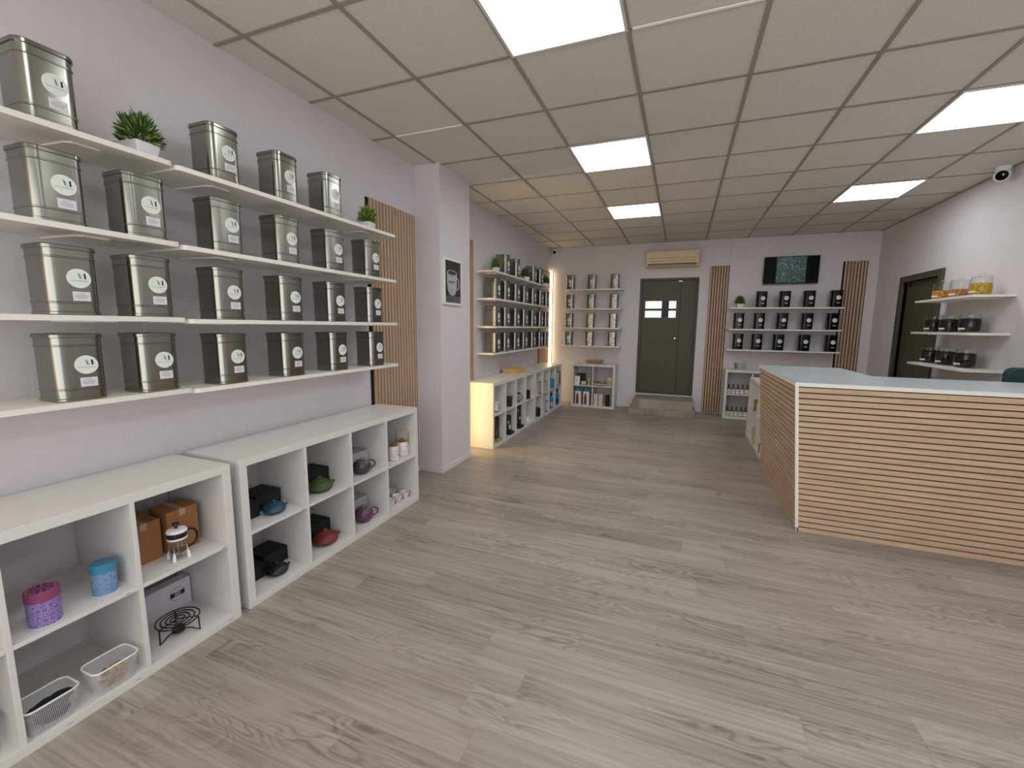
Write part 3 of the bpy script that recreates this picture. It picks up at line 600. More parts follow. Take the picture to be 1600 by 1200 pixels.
# ------------------------------------------------------------------ near unit contents
canister('round purple canister with plum lid and flower pattern on middle shelf', 'purplepat', 'plum', ['plum', 'plumdark', 'pinkwhite'], (0.348, 0.678, HM), 0.0415, 0.12)
canister('round blue canister with bright blue lid, right of the purple canister', 'bluepat', 'bluelid', ['bluelidtop', 'bluelid', 'bluelidtop'], (0.33, 0.850, HM), 0.0365, 0.117)
carton('cardboard_box', 'brown cardboard box left of the french press, nearer the front', 'box', (0.125, 0.13, 0.176), (0.193, 1.024, HM), 0.0, 'card', 'brown cardboard boxes', tape)
carton('cardboard_box', 'brown cardboard box directly behind the french press', 'box', (0.125, 0.13, 0.192), (0.212, 1.166, HM), -0.03, 'card', 'brown cardboard boxes', tape)
carton('cardboard_box', 'brown cardboard box mostly hidden behind the other two boxes', 'box', (0.125, 0.085, 0.185), (0.08, 1.02, HM), 0.0, 'card', 'brown cardboard boxes', tape)
t = thing('french_press', 'small glass french press with white lid and black handle', 'french press', (0.335, 1.103, HM), -0.15)
t.scale = (1.0, 1.0, 1.17)
R_, b0 = 0.034, 0.012
MB().lathe([(R_*0.9, b0), (R_, b0+0.006), (R_, 0.098), (R_-0.0015, 0.098), (R_-0.0015, b0+0.006)], seg=32, cap0=True, cap1=False).build('glass_beaker', 'glass', t)
MB().lathe([(R_+0.002, 0.085), (R_+0.002, 0.104), (R_-0.003, 0.104), (R_-0.003, 0.085)], seg=32, cap0=False, cap1=False).build('collar', 'blackp', t)
MB().lathe([(R_+0.0025, 0.078), (R_+0.0025, 0.085), (R_, 0.085), (R_, 0.078)], seg=32, cap0=False, cap1=False).build('white_band', 'rimw', t)
for k in range(4):
    a = PI/4+k*PI/2; c, s = math.cos(a), math.sin(a)
    f = MB(); f.tube([((R_+0.0006)*c, (R_+0.0006)*s, 0.05), ((R_+0.0008)*c, (R_+0.0008)*s, 0.034), ((R_+0.0022)*c, (R_+0.0022)*s, 0.022), ((R_+0.005)*c, (R_+0.005)*s, 0.0)], [0.0006, 0.001, 0.006, 0.0065], 8); f.build('leg', 'rimw', t)
ld = MB().lathe([(R_+0.003, 0.104), (R_+0.004, 0.108), (R_, 0.114), (0.012, 0.117), (0.0, 0.117)], seg=32).build('lid', 'rimw', t)
MB().lathe([(0.005, 0.117), (0.006, 0.124), (0.014, 0.131), (0.011, 0.137), (0.0, 0.138)], seg=20).build('plunger_knob', 'blackp', ld)
MB().tube([(0, 0, 0.03), (0, 0, 0.104)], 0.002, 8).build('plunger_rod', 'steel', t); MB().lathe([(R_-0.003, 0.026), (R_-0.003, 0.032), (0.004, 0.034)], seg=28).build('plunger_filter', 'steel', t)
MB().tube([(0.0, R_+0.001+0.04*max(0.0, math.sin(PI*k/16))**0.8, 0.066+0.034*math.cos(PI*k/16)) for k in range(17)], 0.005, 10).build('handle', 'blackp', t)
def wmark(t, w_, d_, h_):
    b = MB(); cy, c_ = 0.06, h_*0.55; x = d_/2+0.0006
    def disc(r, mi, dx): b.add([(x+dx, cy+r*math.cos(2*PI*i/28), c_+r*math.sin(2*PI*i/28)) for i in range(28)], [tuple(range(28))], mi)
    disc(0.032, 0, 0); disc(0.030, 1, 0.0003)
    b.box((x, cy-0.031, c_-0.011), (x+0.0006, cy+0.031, c_+0.011), 0); disc(0.014, 2, 0.0012)
    b.build('round_logo', ['black', 'whitecard', 'grey_ink'], t, smooth=False)
carton('white_carton', 'white carton with round black logo behind the black wire stand', 'box', (0.24, 0.055, 0.135), (0.10, 1.135, HB), 0.0, 'whitecard', None, wmark)
t = thing('wire_warmer_stand', 'black spiral wire warmer stand on the lowest shelf', 'warmer stand', (0.315, 1.085, HB), 0.35)
rg = MB()
for r in (0.078, 0.06, 0.042, 0.025): rg.tube([(r*math.cos(2*PI*i/40), r*math.sin(2*PI*i/40), 0.07) for i in range(40)], 0.0028, 8, closed=True)
rg.build('ring_grid', 'blackiron', t)
for k in range(3):
    a = k*2*PI/3+0.3
    MB().tube([(0.0, 0.0, 0.07), (0.078*math.cos(a), 0.078*math.sin(a), 0.069)], 0.0026, 8).build('spoke', 'blackiron', t)
    MB().tube([(0.078*math.cos(a), 0.078*math.sin(a), 0.07), (0.08*math.cos(a), 0.08*math.sin(a), 0.003), (0.05*math.cos(a), 0.05*math.sin(a), 0.018), (0.02*math.cos(a), 0.02*math.sin(a), 0.022)], 0.003, 8).build('leg', 'blackiron', t)
MB().lathe([(0.018, 0.012), (0.024, 0.014), (0.025, 0.03), (0.022, 0.03), (0.021, 0.016)], seg=24).build('candle_cup', 'blackiron', t)
def basket(label, loc, rz):
    t = thing('wire_mesh_basket', label, 'basket', loc, rz, 'white wire mesh baskets')
    hx_, hy, h = 0.052, 0.07, 0.098
    b = MB(); b.loft([rrect(hx_-0.012, hy-0.012, 0.018, 0.001), rrect(hx_-0.010, hy-0.010, 0.02, 0.004), rrect(hx_, hy, 0.024, h)], 0, True, False); b.build('mesh_body', 'wiremesh', t)
    MB().tube(rrect(hx_, hy, 0.024, h, 5), 0.0032, 8, closed=True).build('rim', 'rimw', t)
    return t
bk1 = (0.362, 0.648, HB); bk2 = (0.368, 0.822, HB)
basket('white wire mesh basket holding dark cloth, next to the photo edge', bk1, 0.0); basket('white wire mesh basket holding tan spoons, right of the other basket', bk2, 0.0)
random.seed(11)
b = MB()
for k in range(5):
    a = random.uniform(-0.4, 0.4); c = (random.uniform(-0.012, 0.012), random.uniform(-0.02, 0.02), 0.008+k*0.0135)
    b.loft([[(c[0]+(0.022+0.003*k)*math.cos(q)+0.004*math.sin(3*q+k), c[1]+(0.036+0.004*k)*math.sin(q)+0.004*math.cos(4*q), c[2]+z+0.004*math.sin(2*q+k)) for q in [2*PI*i/20 for i in range(20)]] for z in (0, 0.011)], k % 2 if k == 4 else 0)
o = tag(b.build('folded_cloth', ['darkcloth', 'palecloth']), 'dark navy cloth pieces lying in the left wire basket', 'cloth'); o.location = bk1
b = MB()
for k in range(9):
    y = -0.028+0.007*k; z = 0.01+0.02*(k % 3)
    b.tube([(-0.02, y, z+0.005), (0.0, y+0.006, z+0.01), (0.022, y+0.01, z+0.006)], [0.0075, 0.008, 0.0075], 8)
o = tag(b.build('wooden_sticks', 'snack'), 'bundle of tan wooden pieces lying in the right wire basket', 'wooden pieces'); o.location = bk2
o = tag(MB().lathe([(0.0, 0), (0.008, 0.001), (0.012, 0.008), (0.008, 0.016), (0.0, 0.018)], seg=18).build('red_wooden_ball', 'darkred'), 'dark red ball lying in the right wire basket', 'ball'); o.location = (bk2[0]+0.012, bk2[1]-0.046, HB+0.03)
o.location = (bk2[0]+0.01, bk2[1]-0.024, HB+0.056)
t = thing('glass_canister', 'clear glass canister cut off by the left edge of the photo', 'canister', (0.33, 0.50, HB))
MB().lathe([(0.04, 0), (0.044, 0.004), (0.044, 0.10), (0.042, 0.10), (0.042, 0.006)], seg=30, cap1=False).build('glass_body', 'glass', t); MB().lathe([(0.046, 0.1), (0.046, 0.115), (0.043, 0.118)], seg=30).build('lid', 'steel', t)

# ------------------------------------------------------------------ teapot unit contents
BG = 'black teapot cartons'
carton('black_carton', 'black carton behind the blue cast iron teapot', 'box', (0.15, 0.15, 0.088), (0.16, 1.622, HM), 0.0, 'blackcard', BG)
carton('black_carton', 'black carton left of the blue teapot beside the unit side', 'box', (0.125, 0.13, 0.085), (0.215, 1.468, HM), 0.0, 'blackcard', BG)
carton('black_carton', 'black carton behind the black cast iron teapot', 'box', (0.15, 0.15, 0.085), (0.162, 1.642, HB), 0.0, 'blackcard', BG)
carton('black_carton', 'black carton left of the black teapot on the bottom shelf', 'box', (0.135, 0.15, 0.085), (0.20, 1.47, HB), 0.0, 'blackcard', BG)
carton('black_carton', 'black carton behind the moss green teapot', 'box', (0.17, 0.15, 0.10), (0.147, 1.985, HM), 0.0, 'blackcard', BG)
carton('black_carton', 'black carton behind the rust red teapot', 'box', (0.165, 0.15, 0.10), (0.142, 1.982, HB), 0.0, 'blackcard', BG)
carton('black_carton', 'black carton left of the rust red teapot beside the divider', 'box', (0.10, 0.13, 0.09), (0.2, 1.80, HB), 0.0, 'blackcard', BG)
iron_pot('petrol blue cast iron teapot on the middle shelf', 'bluei', (0.315, 1.588, HM), 1.2, 0.75)
iron_pot('glossy black cast iron teapot on the bottom shelf', 'blacki', (0.312, 1.582, HB), 1.2, 0.76)
iron_pot('moss green cast iron teapot on the middle shelf', 'greeni', (0.30, 1.918, HM), 1.1, 0.98)
iron_pot('rust red cast iron teapot on the bottom shelf', 'redi', (0.30, 1.94, HB), 1.1, 1.0)
carton('lilac_carton', 'lilac grey carton behind the charcoal round teapot', 'box', (0.15, 0.13, 0.125), (0.185, 2.335, HM), 0.0, 'greycard', 'lilac grey cartons')
carton('lilac_carton', 'lilac grey carton behind the plum round teapot', 'box', (0.13, 0.13, 0.13), (0.165, 2.345, HB), 0.0, 'greycard', 'lilac grey cartons')
ceramic_pot('charcoal round ceramic teapot with metal lid on middle shelf', 'greyc', (0.318, 2.268, HM), 1.0, 0.93)
ceramic_pot('plum round ceramic teapot with metal lid on bottom shelf', 'purplec', (0.312, 2.278, HB), 0.9, 0.98)
floral_pot('white floral tea caddy with gold lid, in front of the handled teapot', (0.33, 2.60, HM), 0.0, False)
floral_pot('white floral teapot with tall gold hoop handle on upper shelf', (0.32, 2.722, HM), -0.9+PI, True)
cup('white floral cup half hidden by the divider, nearest the camera', (0.325, 2.553, HB), 0.3); cup('white floral cup at the front in the middle of the group', (0.322, 2.645, HB), 0.3)
cup('white floral cup at the back of the cup group', (0.215, 2.705, HB), 0.3); cup('white floral cup nearest the end panel of the unit', (0.328, 2.729, HB), 0.3)

# ------------------------------------------------------------------ far left units contents
def base_tray(m):
    def fn(t, w_, d_, h_): MB().box((d_/2-0.001, -w_/2, 0), (d_/2+0.045, w_/2, 0.03), bev=0.003).build('base_tray', m, t)
    return fn
def both(*fs):
    def fn(*a):
        for f in fs: f(*a)
    return fn
FB = 'cartons in the far left units'
t = thing('glass_teapot', 'clear glass teapot in first upper cell beyond the pillar', 'teapot', (0.30, 4.58, HM), -0.6)
MB().lathe([(0.045, 0), (0.055, 0.004), (0.062, 0.04), (0.058, 0.085), (0.045, 0.105), (0.043, 0.105)], seg=28, cap1=False).build('glass_body', 'glass', t); MB().lathe([(0.03, 0.012), (0.032, 0.02), (0.032, 0.1), (0.03, 0.1)], seg=24).build('white_infuser', 'rimw', t)
MB().lathe([(0.046, 0.105), (0.046, 0.112), (0.01, 0.118), (0.01, 0.128), (0.0, 0.13)], seg=24).build('lid', 'rimw', t)
MB().tube([(0.055*1+0.03*math.sin(a), 0, 0.06+0.032*math.cos(a)) for a in [PI*k/12 for k in range(13)]], 0.005, 8).build('handle', 'glass', t)
def roundbox(name, label, cat, m, lidm, r, h, loc):
    t = thing(name, label, cat, loc); MB().lathe([(r, 0), (r, h*0.8)], seg=28).build('body', m, t); MB().lathe([(r+0.001, h*0.8), (r+0.001, h-0.003), (r-0.003, h)], seg=28).build('lid', lidm, t); return t
carton('dark_gift_box', 'squat dark brown box in second upper cell beyond the pillar', 'box', (0.10, 0.10, 0.125), (0.295, 4.985, HM), 0.2, 'brownc')
t = thing('glass_mug', 'clear glass mug with black rim in third upper cell beyond pillar', 'mug', (0.29, 5.325, HM), 0.4)
MB().lathe([(0.04, 0), (0.044, 0.003), (0.044, 0.115), (0.042, 0.115), (0.042, 0.006)], seg=28, cap1=False).build('glass_body', 'glass', t); MB().lathe([(0.046, 0.112), (0.046, 0.124), (0.04, 0.126)], seg=28).build('lid', 'blackp', t); MB().lathe([(0.046, 0), (0.046, 0.01)], seg=28).build('base', 'blackp', t)
MB().tube([(0.044+0.028*math.sin(a), 0, 0.062+0.035*math.cos(a)) for a in [PI*k/12 for k in range(13)]], 0.004, 8).build('handle', 'blackp', t)
carton('black_tea_box', 'slim black box in fourth upper cell beyond the pillar', 'box', (0.05, 0.05, 0.13), (0.345, 5.60, HM), 0.0, 'blackcard', FB, front_mark(['tealc'], [(-0.4, 0.0, 0.4, 0.06, 0)]))
carton('framed_gift_box', 'white gift box with dark edges in fifth upper cell beyond pillar', 'box', (0.14, 0.12, 0.19), (0.30, 6.11, HM), 0.0, 'creamc', FB, front_mark(['brownc', 'creamc'], [(-0.5, 0.0, 0.5, 0.08, 0), (-0.5, 0.92, 0.5, 1.0, 0), (-0.05, 0.08, 0.12, 0.92, 0), (-0.5, 0.08, -0.38, 0.92, 0)]))
t = thing('glass_jar', 'clear glass jar in sixth upper cell beyond the pillar', 'jar', (0.32, 6.46, HM)); MB().lathe([(0.045, 0), (0.055, 0.01), (0.055, 0.12), (0.045, 0.14), (0.043, 0.14), (0.052, 0.12), (0.052, 0.012)], seg=28, cap1=False).build('glass_body', 'glass', t); MB().lathe([(0.048, 0.14), (0.048, 0.15), (0.01, 0.155), (0.012, 0.17), (0, 0.172)], seg=24).build('lid', 'steel', t)
roundbox('round_gift_tin', 'round teal gift tin in seventh upper cell beyond the pillar', 'tin', 'tealc', 'tealc', 0.07, 0.15, (0.30, 6.835, HM))
for k, (y, m) in enumerate(((7.03, 'creamc'), (7.11, 'creamc'), (7.19, 'brownc'))):
    carton('tall_gift_box', ['cream upright box, nearest of three in the last upper cell', 'cream upright box, middle of three in the last upper cell', 'dark brown upright box in the last upper cell by the corner'][k], 'box', (0.07, 0.12, 0.24), (0.305, y+0.03, HM), 0.0, m, FB, front_mark(['black'], [(-0.5, 0, 0.5, 0.05, 0), (-0.5, 0.95, 0.5, 1.0, 0), (0.4, 0.05, 0.5, 0.95, 0)]))
carton('brown_tea_box', 'tall dark brown box on a tan base, first lower cell beyond pillar', 'box', (0.14, 0.14, 0.285), (0.255, 4.565, HB), 0.0, 'brownc', FB, both(base_tray('tanc'), front_mark(['tanc'], [(-0.1, 0.2, 0.05, 0.45, 0)])))
carton('black_display_box', 'black display box with white oval mark, second lower cell beyond pillar', 'box', (0.14, 0.14, 0.23), (0.26, 4.945, HB), 0.0, 'blackcard', FB, both(base_tray('blackcard'), front_mark(['sticker'], [(-0.05, 0.25, 0.3, 0.5, 0), (-0.3, 0.6, -0.05, 0.75, 0)])))
carton('black_display_box', 'tallest black display box, third lower cell beyond pillar', 'box', (0.15, 0.14, 0.30), (0.255, 5.315, HB), 0.0, 'blackcard', FB, both(base_tray('blackcard'), front_mark(['sticker'], [(0.05, 0.38, 0.3, 0.48, 0), (-0.35, 0.78, -0.2, 0.86, 0)])))
t = thing('small_white_jar', 'small white jar in fourth lower cell beyond the pillar', 'jar', (0.30, 5.70, HB)); MB().lathe([(0.03, 0), (0.034, 0.004), (0.034, 0.055), (0.026, 0.065)], seg=24).build('body', 'rimw', t); MB().lathe([(0.028, 0.065), (0.028, 0.082), (0.02, 0.085)], seg=24).build('lid', 'basew', t)
roundbox('black_round_tin', 'black round tin in fifth lower cell beyond the pillar', 'tin', 'black', 'blackp', 0.055, 0.135, (0.31, 6.12, HB))
carton('teal_edged_box', 'white box with teal bands in sixth lower cell beyond pillar', 'box', (0.15, 0.12, 0.185), (0.295, 6.48, HB), 0.0, 'whitecard', FB, front_mark(['darkteal'], [(-0.5, 0, 0.5, 0.1, 0), (-0.5, 0.9, 0.5, 1.0, 0), (-0.5, 0.1, -0.38, 0.9, 0)]))
def bottle(name, label, loc, h, body, cap, lab, group=None):
    t = thing(name, label, 'bottle', loc, 0, group); r = 0.034
    MB().lathe([(r*0.9, 0), (r, 0.004), (r, h*0.62), (r*0.9, h*0.7), (r*0.4, h*0.78), (r*0.4, h*0.84)], seg=24).build('body', body, t)
    MB().lathe([(r*0.46, h*0.82), (r*0.46, h), (r*0.3, h)], seg=18).build('cap', cap, t)
    MB().lathe([(r+0.001, h*0.12), (r+0.001, h*0.4)], seg=24, cap0=False, cap1=False).build('label_band', lab, t); return t
bottle('teal_bottle', 'teal bottle with pink label band in seventh lower cell beyond pillar', (0.325, 6.86, HB), 0.26, 'tealc', 'brownc', 'pinkc'); bottle('teal_bottle', 'teal bottle with dark cap in the last lower cell by the corner', (0.33, 7.195, HB), 0.28, 'tealc', 'blackp', 'darkteal')
t = thing('wooden_tray', 'pale wooden tray on top of the unit beyond the pillar', 'tray', (0.155, 5.55, 0.765)); a, c, h = 0.105, 0.17, 0.065
MB().box((-a+0.01, -c+0.01, 0), (a-0.01, c-0.01, 0.008)).build('tray_base', 'palewood', t)
for sx in (-1, 1): MB().loft([[(sx*(a-0.01), -c+0.01, 0), (sx*a, -c+0.01, 0), (sx*a, c-0.01, 0), (sx*(a-0.01), c-0.01, 0)], [(sx*(a+0.006), -c, h), (sx*(a+0.014), -c, h), (sx*(a+0.014), c, h), (sx*(a+0.006), c, h)]]).build('tray_side', 'palewood', t)
for sy in (-1, 1):
    q = MB().loft([[(-a, sy*(c-0.012), 0), (a, sy*(c-0.012), 0), (a, sy*(c-0.002), 0), (-a, sy*(c-0.002), 0)], [(-a-0.008, sy*c, h), (a+0.008, sy*c, h), (a+0.008, sy*(c+0.01), h), (-a-0.008, sy*(c+0.01), h)]]).build('tray_end', 'palewood', t)
    MB().box((-0.02, sy*(c+0.0045)-0.007, 0.036), (0.02, sy*(c+0.0045)+0.007, 0.048), bev=0.004).build('handle_slot', 'beige2', q)
t = thing('wicker_tray', 'shallow wicker tray on top of the square back wall unit', 'tray', (0.905, D-0.16, 0.765)); a, c, h = 0.15, 0.10, 0.05
MB().loft([rrect(a-0.03, c-0.03, 0.02, 0), rrect(a, c, 0.03, h), rrect(a-0.008, c-0.008, 0.03, h), rrect(a-0.036, c-0.036, 0.02, 0.008)]).build('woven_body', 'wicker', t); MB().tube(rrect(a, c, 0.03, h, 5), 0.006, 8, closed=True).build('braided_rim', 'wicker', t)

# ------------------------------------------------------------------ square back unit contents (fronts face -y: rz = -PI/2)
yb = D-0.25; R9 = -PI/2; x0 = 0.545+0.038
t = thing('tea_bag_pack', 'white tea pouch with dark clip in the upper left back cell', 'pouch', (x0+0.055, yb-0.06, HM), R9); MB().loft([rrect(0.03, 0.045, 0.012, 0.0), rrect(0.034, 0.048, 0.015, 0.06), rrect(0.02, 0.046, 0.01, 0.13), rrect(0.006, 0.044, 0.004, 0.16)]).build('pouch_body', 'rimw', t); MB().box((-0.008, -0.028, 0.145), (0.009, 0.028, 0.172), bev=0.003).build('clip', 'navy', t); MB().lathe([(0.012, 0), (0.012, 0.001)], seg=16).build('printed_badge', 'tanc', t).matrix_local = Matrix.Translation((0.033, 0, 0.085)) @ Matrix.Rotation(PI/2, 4, 'Y')
carton('dark_box', 'dark panelled box standing behind the white pouch', 'box', (0.14, 0.07, 0.19), (x0+0.10, yb+0.08, HM), R9, 'brownc')
carton('window_box', 'small grey box with a cream window beside the pouch', 'box', (0.10, 0.07, 0.075), (x0+0.175, yb-0.05, HM), R9, 'blackcard', None, front_mark(['greycard', 'creamc'], [(-0.45, 0.1, 0.45, 0.95, 0), (-0.3, 0.2, 0.3, 0.8, 1)]))
t = thing('bamboo_whisk', 'upright pale bamboo whisk with narrow handle beside the divider', 'whisk', (x0+0.265, yb-0.08, HM)); MB().lathe([(0.022, 0), (0.026, 0.01), (0.018, 0.05), (0.011, 0.065), (0.011, 0.155), (0.006, 0.16)], seg=18).build('handle_body', 'palewood', t); MB().lathe([(0.0265, 0.003), (0.027, 0.012), (0.0265, 0.016)], seg=18, cap0=False, cap1=False).build('tine_band', 'creamc', t)
x1 = x0+0.351
for k in range(4):
    t = thing('small_tea_jar', 'small tea jar with gold lid, %s from left in the upper right back cell' % ORD[k], 'jar', (x1+0.03+0.056*k, yb-0.05-0.02*(k % 2), HM), 0, 'small tea jars'); r = 0.024
    MB().lathe([(r, 0), (r, 0.05), (r*0.9, 0.056)], seg=20).build('body', 'jartea', t); MB().lathe([(r+0.001, 0.055), (r+0.001, 0.072), (r-0.002, 0.074)], seg=20).build('lid', 'goldlid' if k != 2 else 'greycard', t); MB().lathe([(r+0.0008, 0.014), (r+0.0008, 0.038)], seg=20, cap0=False, cap1=False).build('paper_label', 'creamc', t)
carton('floral_box', 'lower peach flowered box of the stack in the upper right cell', 'box', (0.085, 0.08, 0.11), (x1+0.285, yb-0.06, HM), R9, 'peach'); carton('floral_box', 'small cream box on top of the peach flowered box', 'box', (0.075, 0.07, 0.045), (x1+0.285, yb-0.06, HM+0.11), R9, 'creamc')
for k in range(2):
    carton('bottle_gift_box', ['tall white and red box with teal top, left in the lower cell', 'tall white and red box with teal top, beside the divider'][k], 'box', (0.10, 0.08, 0.31), (x0+0.085+0.145*k, yb-0.07, HB), R9, 'rimw', 'tall teal topped boxes', front_mark(['darkteal', 'tealc', 'redc'], [(-0.52, 0.78, 0.52, 1.0, 0), (-0.3, 0.82, 0.25, 0.95, 1), (-0.36, 0.03, 0.14, 0.5, 2), (-0.28, 0.5, 0.06, 0.62, 2), (-0.2, 0.62, -0.02, 0.7, 2)]))
    carton('white_gift_box', ['white box with grey sketch, left of the pair in lower right cell', 'white box with grey sketch, right of the pair in lower right cell'][k], 'box', (0.07, 0.07, 0.205), (x1+0.052+0.083*k, yb-0.07, HB), R9, 'creamc', 'white sketch boxes', front_mark(['grey_ink'], [(-0.32, 0.46, 0.22, 0.47, 0), (-0.2, 0.5, 0.3, 0.51, 0), (-0.1, 0.42, 0.1, 0.43, 0)]))
roundbox('black_cylinder_tin', 'slim black cylinder tin right of the white sketch boxes', 'tin', 'black', 'blackp', 0.034, 0.2, (x1+0.25, yb-0.07, HB))
# ------------------------------------------------------------------ pump bottles
pb = thing('pump_bottle', '', 'pump bottle'); r = 0.0275
MB().lathe([(r-0.002, 0), (r, 0.003), (r, 0.075), (r*0.8, 0.092), (r*0.42, 0.1), (r*0.42, 0.108)], seg=20).build('body', 'amber', pb)
MB().lathe([(r+0.0008, 0.008), (r+0.0008, 0.07)], seg=20, cap0=False, cap1=False).build('paper_label', 'sticker', pb)
MB().lathe([(0.012, 0), (0.012, 0.001)], seg=14, sy=0.6).build('label_mark', 'ink', pb).matrix_local = Matrix.Translation((0, -r-0.001, 0.042)) @ Matrix.Rotation(PI/2, 4, 'X')
MB().lathe([(0.013, 0.104), (0.013, 0.118), (0.005, 0.12), (0.005, 0.134), (0.012, 0.135), (0.012, 0.146), (0.0, 0.148)], seg=16).tube([(0, 0, 0.142), (-0.02, -0.012, 0.141), (-0.026, -0.014, 0.132)], 0.004, 8).build('pump_head', 'blackp', pb)
PB = Proto(pb)
for lv, z in (('upper', 0.3940), ('lower', 0.038)):
    for k in range(5):
        PB.put((3.008+0.038+0.034+0.0655*k+0.0, D-0.31, z), 0, 'amber pump bottle, %s from left in the %s cell behind the counter' % (ORD[k], lv), 'amber pump bottles')
for k, x in enumerate((3.17, 3.275)):
    t = thing('glass_tumbler', ['left clear glass tumbler on top of the pump bottle unit', 'right clear glass tumbler with pale sprigs on the pump bottle unit'][k], 'tumbler', (x, D-0.2, 0.772), 0, 'glass tumblers')
    MB().lathe([(0.032, 0), (0.034, 0.003), (0.044, 0.09), (0.042, 0.09), (0.032, 0.006)], seg=24, cap1=False).build('glass_body', 'glass', t)
    g = MB(); random.seed(k+20)
    for i in range(6): a = random.uniform(0, 6.28); g.tube([(0.01*math.cos(a), 0.01*math.sin(a), 0.008), (0.026*math.cos(a), 0.026*math.sin(a), 0.07), (0.036*math.cos(a), 0.036*math.sin(a), 0.105+0.02*k)], 0.0028, 6)
    g.build('sprigs', 'soil' if k == 0 else 'greycard', t)
# ------------------------------------------------------------------ contents of the end-on unit (fronts face -x: rz = PI)
xf = 3.205; z2 = 0.4005
carton('olive_pack', 'mustard olive pack in the upper far cell of the end-on unit', 'pack', (0.10, 0.09, 0.15), (xf+0.055, 5.915, z2), PI, 'olivec'); carton('pink_pack', 'pale pink pack in the upper cell beside the counter edge', 'pack', (0.10, 0.09, 0.14), (xf+0.053, 5.60, z2), PI, 'pinkc')
carton('brown_pack', 'dark topped brown pack in the lower far cell of the end-on unit', 'pack', (0.12, 0.1, 0.17), (xf+0.065, 5.92, HB), PI, 'greycard', None, front_mark(['brownc'], [(-0.5, 0.8, 0.5, 1.0, 0)]))
for k in range(2): carton('yellow_pack', ['bright yellow pack, farther of two in the end-on unit', 'bright yellow pack, nearer of two in the end-on unit'][k], 'pack', (0.065, 0.09, 0.15), (xf+0.049, 5.64-0.075*k, HB), PI, 'yellowc', 'yellow packs')
roundbox('black_small_tin', 'small black tin low in the end-on unit beside the counter', 'tin', 'black', 'blackp', 0.035, 0.1, (xf+0.04, 5.27, HB))

# ------------------------------------------------------------------ glass jars on the right wall
def jar(label, loc, fill, level, m, lab=True, rad=0.077):
    t = thing('glass_storage_jar', label, 'jar', loc, PI, 'lidded glass jars'); r = rad; h = 0.165
    MB().lathe([(r*0.78, 0), (r*0.86, 0.004), (r*0.97, 0.03), (r, 0.075), (r*0.96, 0.12), (r*0.88, h-0.012), (r*0.9, h), (r*0.86, h), (r*0.84, h-0.012), (r*0.92, 0.12), (r*0.955, 0.075), (r*0.93, 0.032), (r*0.8, 0.008)], seg=32, cap1=True).build('glass_body', 'glass', t)
    pr = [(0.74, 0.009), (0.82, 0.012), (0.92, 0.033), (0.945, 0.075), (0.91, 0.12)]
    pr = [(r*a_, z) for a_, z in pr if z < level]+[(r*0.92, level), (r*0.5, level+0.006), (0.0, level+0.008)]
    MB().lathe(pr, seg=32).build('dried_contents', m, t)
    l = MB().lathe([(r*0.86, h+0.001), (r*0.92, h+0.004), (r*0.9, h+0.009), (r*0.3, h+0.014), (0.014, h+0.016), (0.012, h+0.022), (0.024, h+0.028), (0.02, h+0.036), (0.0, h+0.037)], seg=28).build('glass_lid', 'glass', t)
    if lab:
        a = 0.4; q = MB().box((-0.0005, -0.028, 0), (0.001, 0.028, 0.013)).build('name_strip', 'sticker', t, smooth=False)
        q.location = ((r*0.985)*math.cos(a), (r*0.985)*math.sin(a), 0.03); q.rotation_euler = (0, 0, a)
    return t
xj = W-0.125
for r_, (z, nm, ys) in enumerate(zip(JZ, KN, ((5.70, 5.40, 5.09), (5.77, 5.49, 5.165), (5.77, 5.475, 5.16)))):
    for k, y in enumerate(ys):
        if r_ == 0: lb = ['glass jar of orange tea at the far end of the top jar shelf', 'half full glass jar of pinkish fruit tea in the middle of top shelf', 'glass jar of golden flowers at the near end of the top jar shelf'][k]; m = ['orange', 'orange2', 'yellow'][k]; lv = (0.092, 0.082, 0.11)[k]
        else: lb = 'glass jar of dark tea, %s from left on the %s jar shelf' % (ORD[k], nm); m = 'darktea'; lv = 0.125 if r_ == 1 else 0.13
        jar(lb, (xj, y, z), None, lv, m)
for k, y in enumerate((5.72, 5.42)): jar(['glass jar peeking over the counter on lowest jar shelf, left one', 'glass jar peeking over the counter on lowest jar shelf, right one'][k], (xj, y, 0.76), None, 0.11, 'darktea', False)
# ------------------------------------------------------------------ counter
CY0, CY1, CT = 3.35, 4.79, 1.0565; XT, XB = 3.079, 3.162; XR = 4.90; LW = 0.655; LD = 0.70
def xe(z): return XB+(XT-XB)*z/(CT-0.028)
ct = thing('sales_counter', 'L-shaped sales counter clad in level oak slats with pale top', 'counter', (XB, CY0, 0)); O = Vector((XB, CY0, 0))
def rel(p): return tuple(Vector(p)-O)
zt = CT-0.028
core = MB(); core.loft([[rel(p) for p in ((xe(z)+0.012, CY0+0.012, z), (XR, CY0+0.012, z), (XR, CY0+LD-0.02, z), (XT+LW, CY0+LD-0.02, z), (XT+LW, CY1, z), (xe(z)+0.012, CY1, z))] for z in (0, zt)]); core.build('carcass', 'brownfelt', ct, smooth=False)
fs = MB(); ss = MB(); n = 26; pitch = zt/n
for i in range(n):
    za, zb = i*pitch+0.001, (i+1)*pitch-0.0075
    fs.loft([[rel(p) for p in ((xe(z)+0.018, CY0, z), (XR, CY0, z), (XR, CY0+0.012, z), (xe(z)+0.018, CY0+0.012, z))] for z in (za, zb)])
    ss.loft([[rel(p) for p in ((xe(z), CY0+0.004, z), (xe(z)+0.012, CY0+0.004, z), (xe(z)+0.012, CY1, z), (xe(z), CY1, z))] for z in (za, zb)])
fs.build('front_slats', 'slat_x', ct, smooth=False); ss.build('side_slats', 'slat_y', ct, smooth=False)
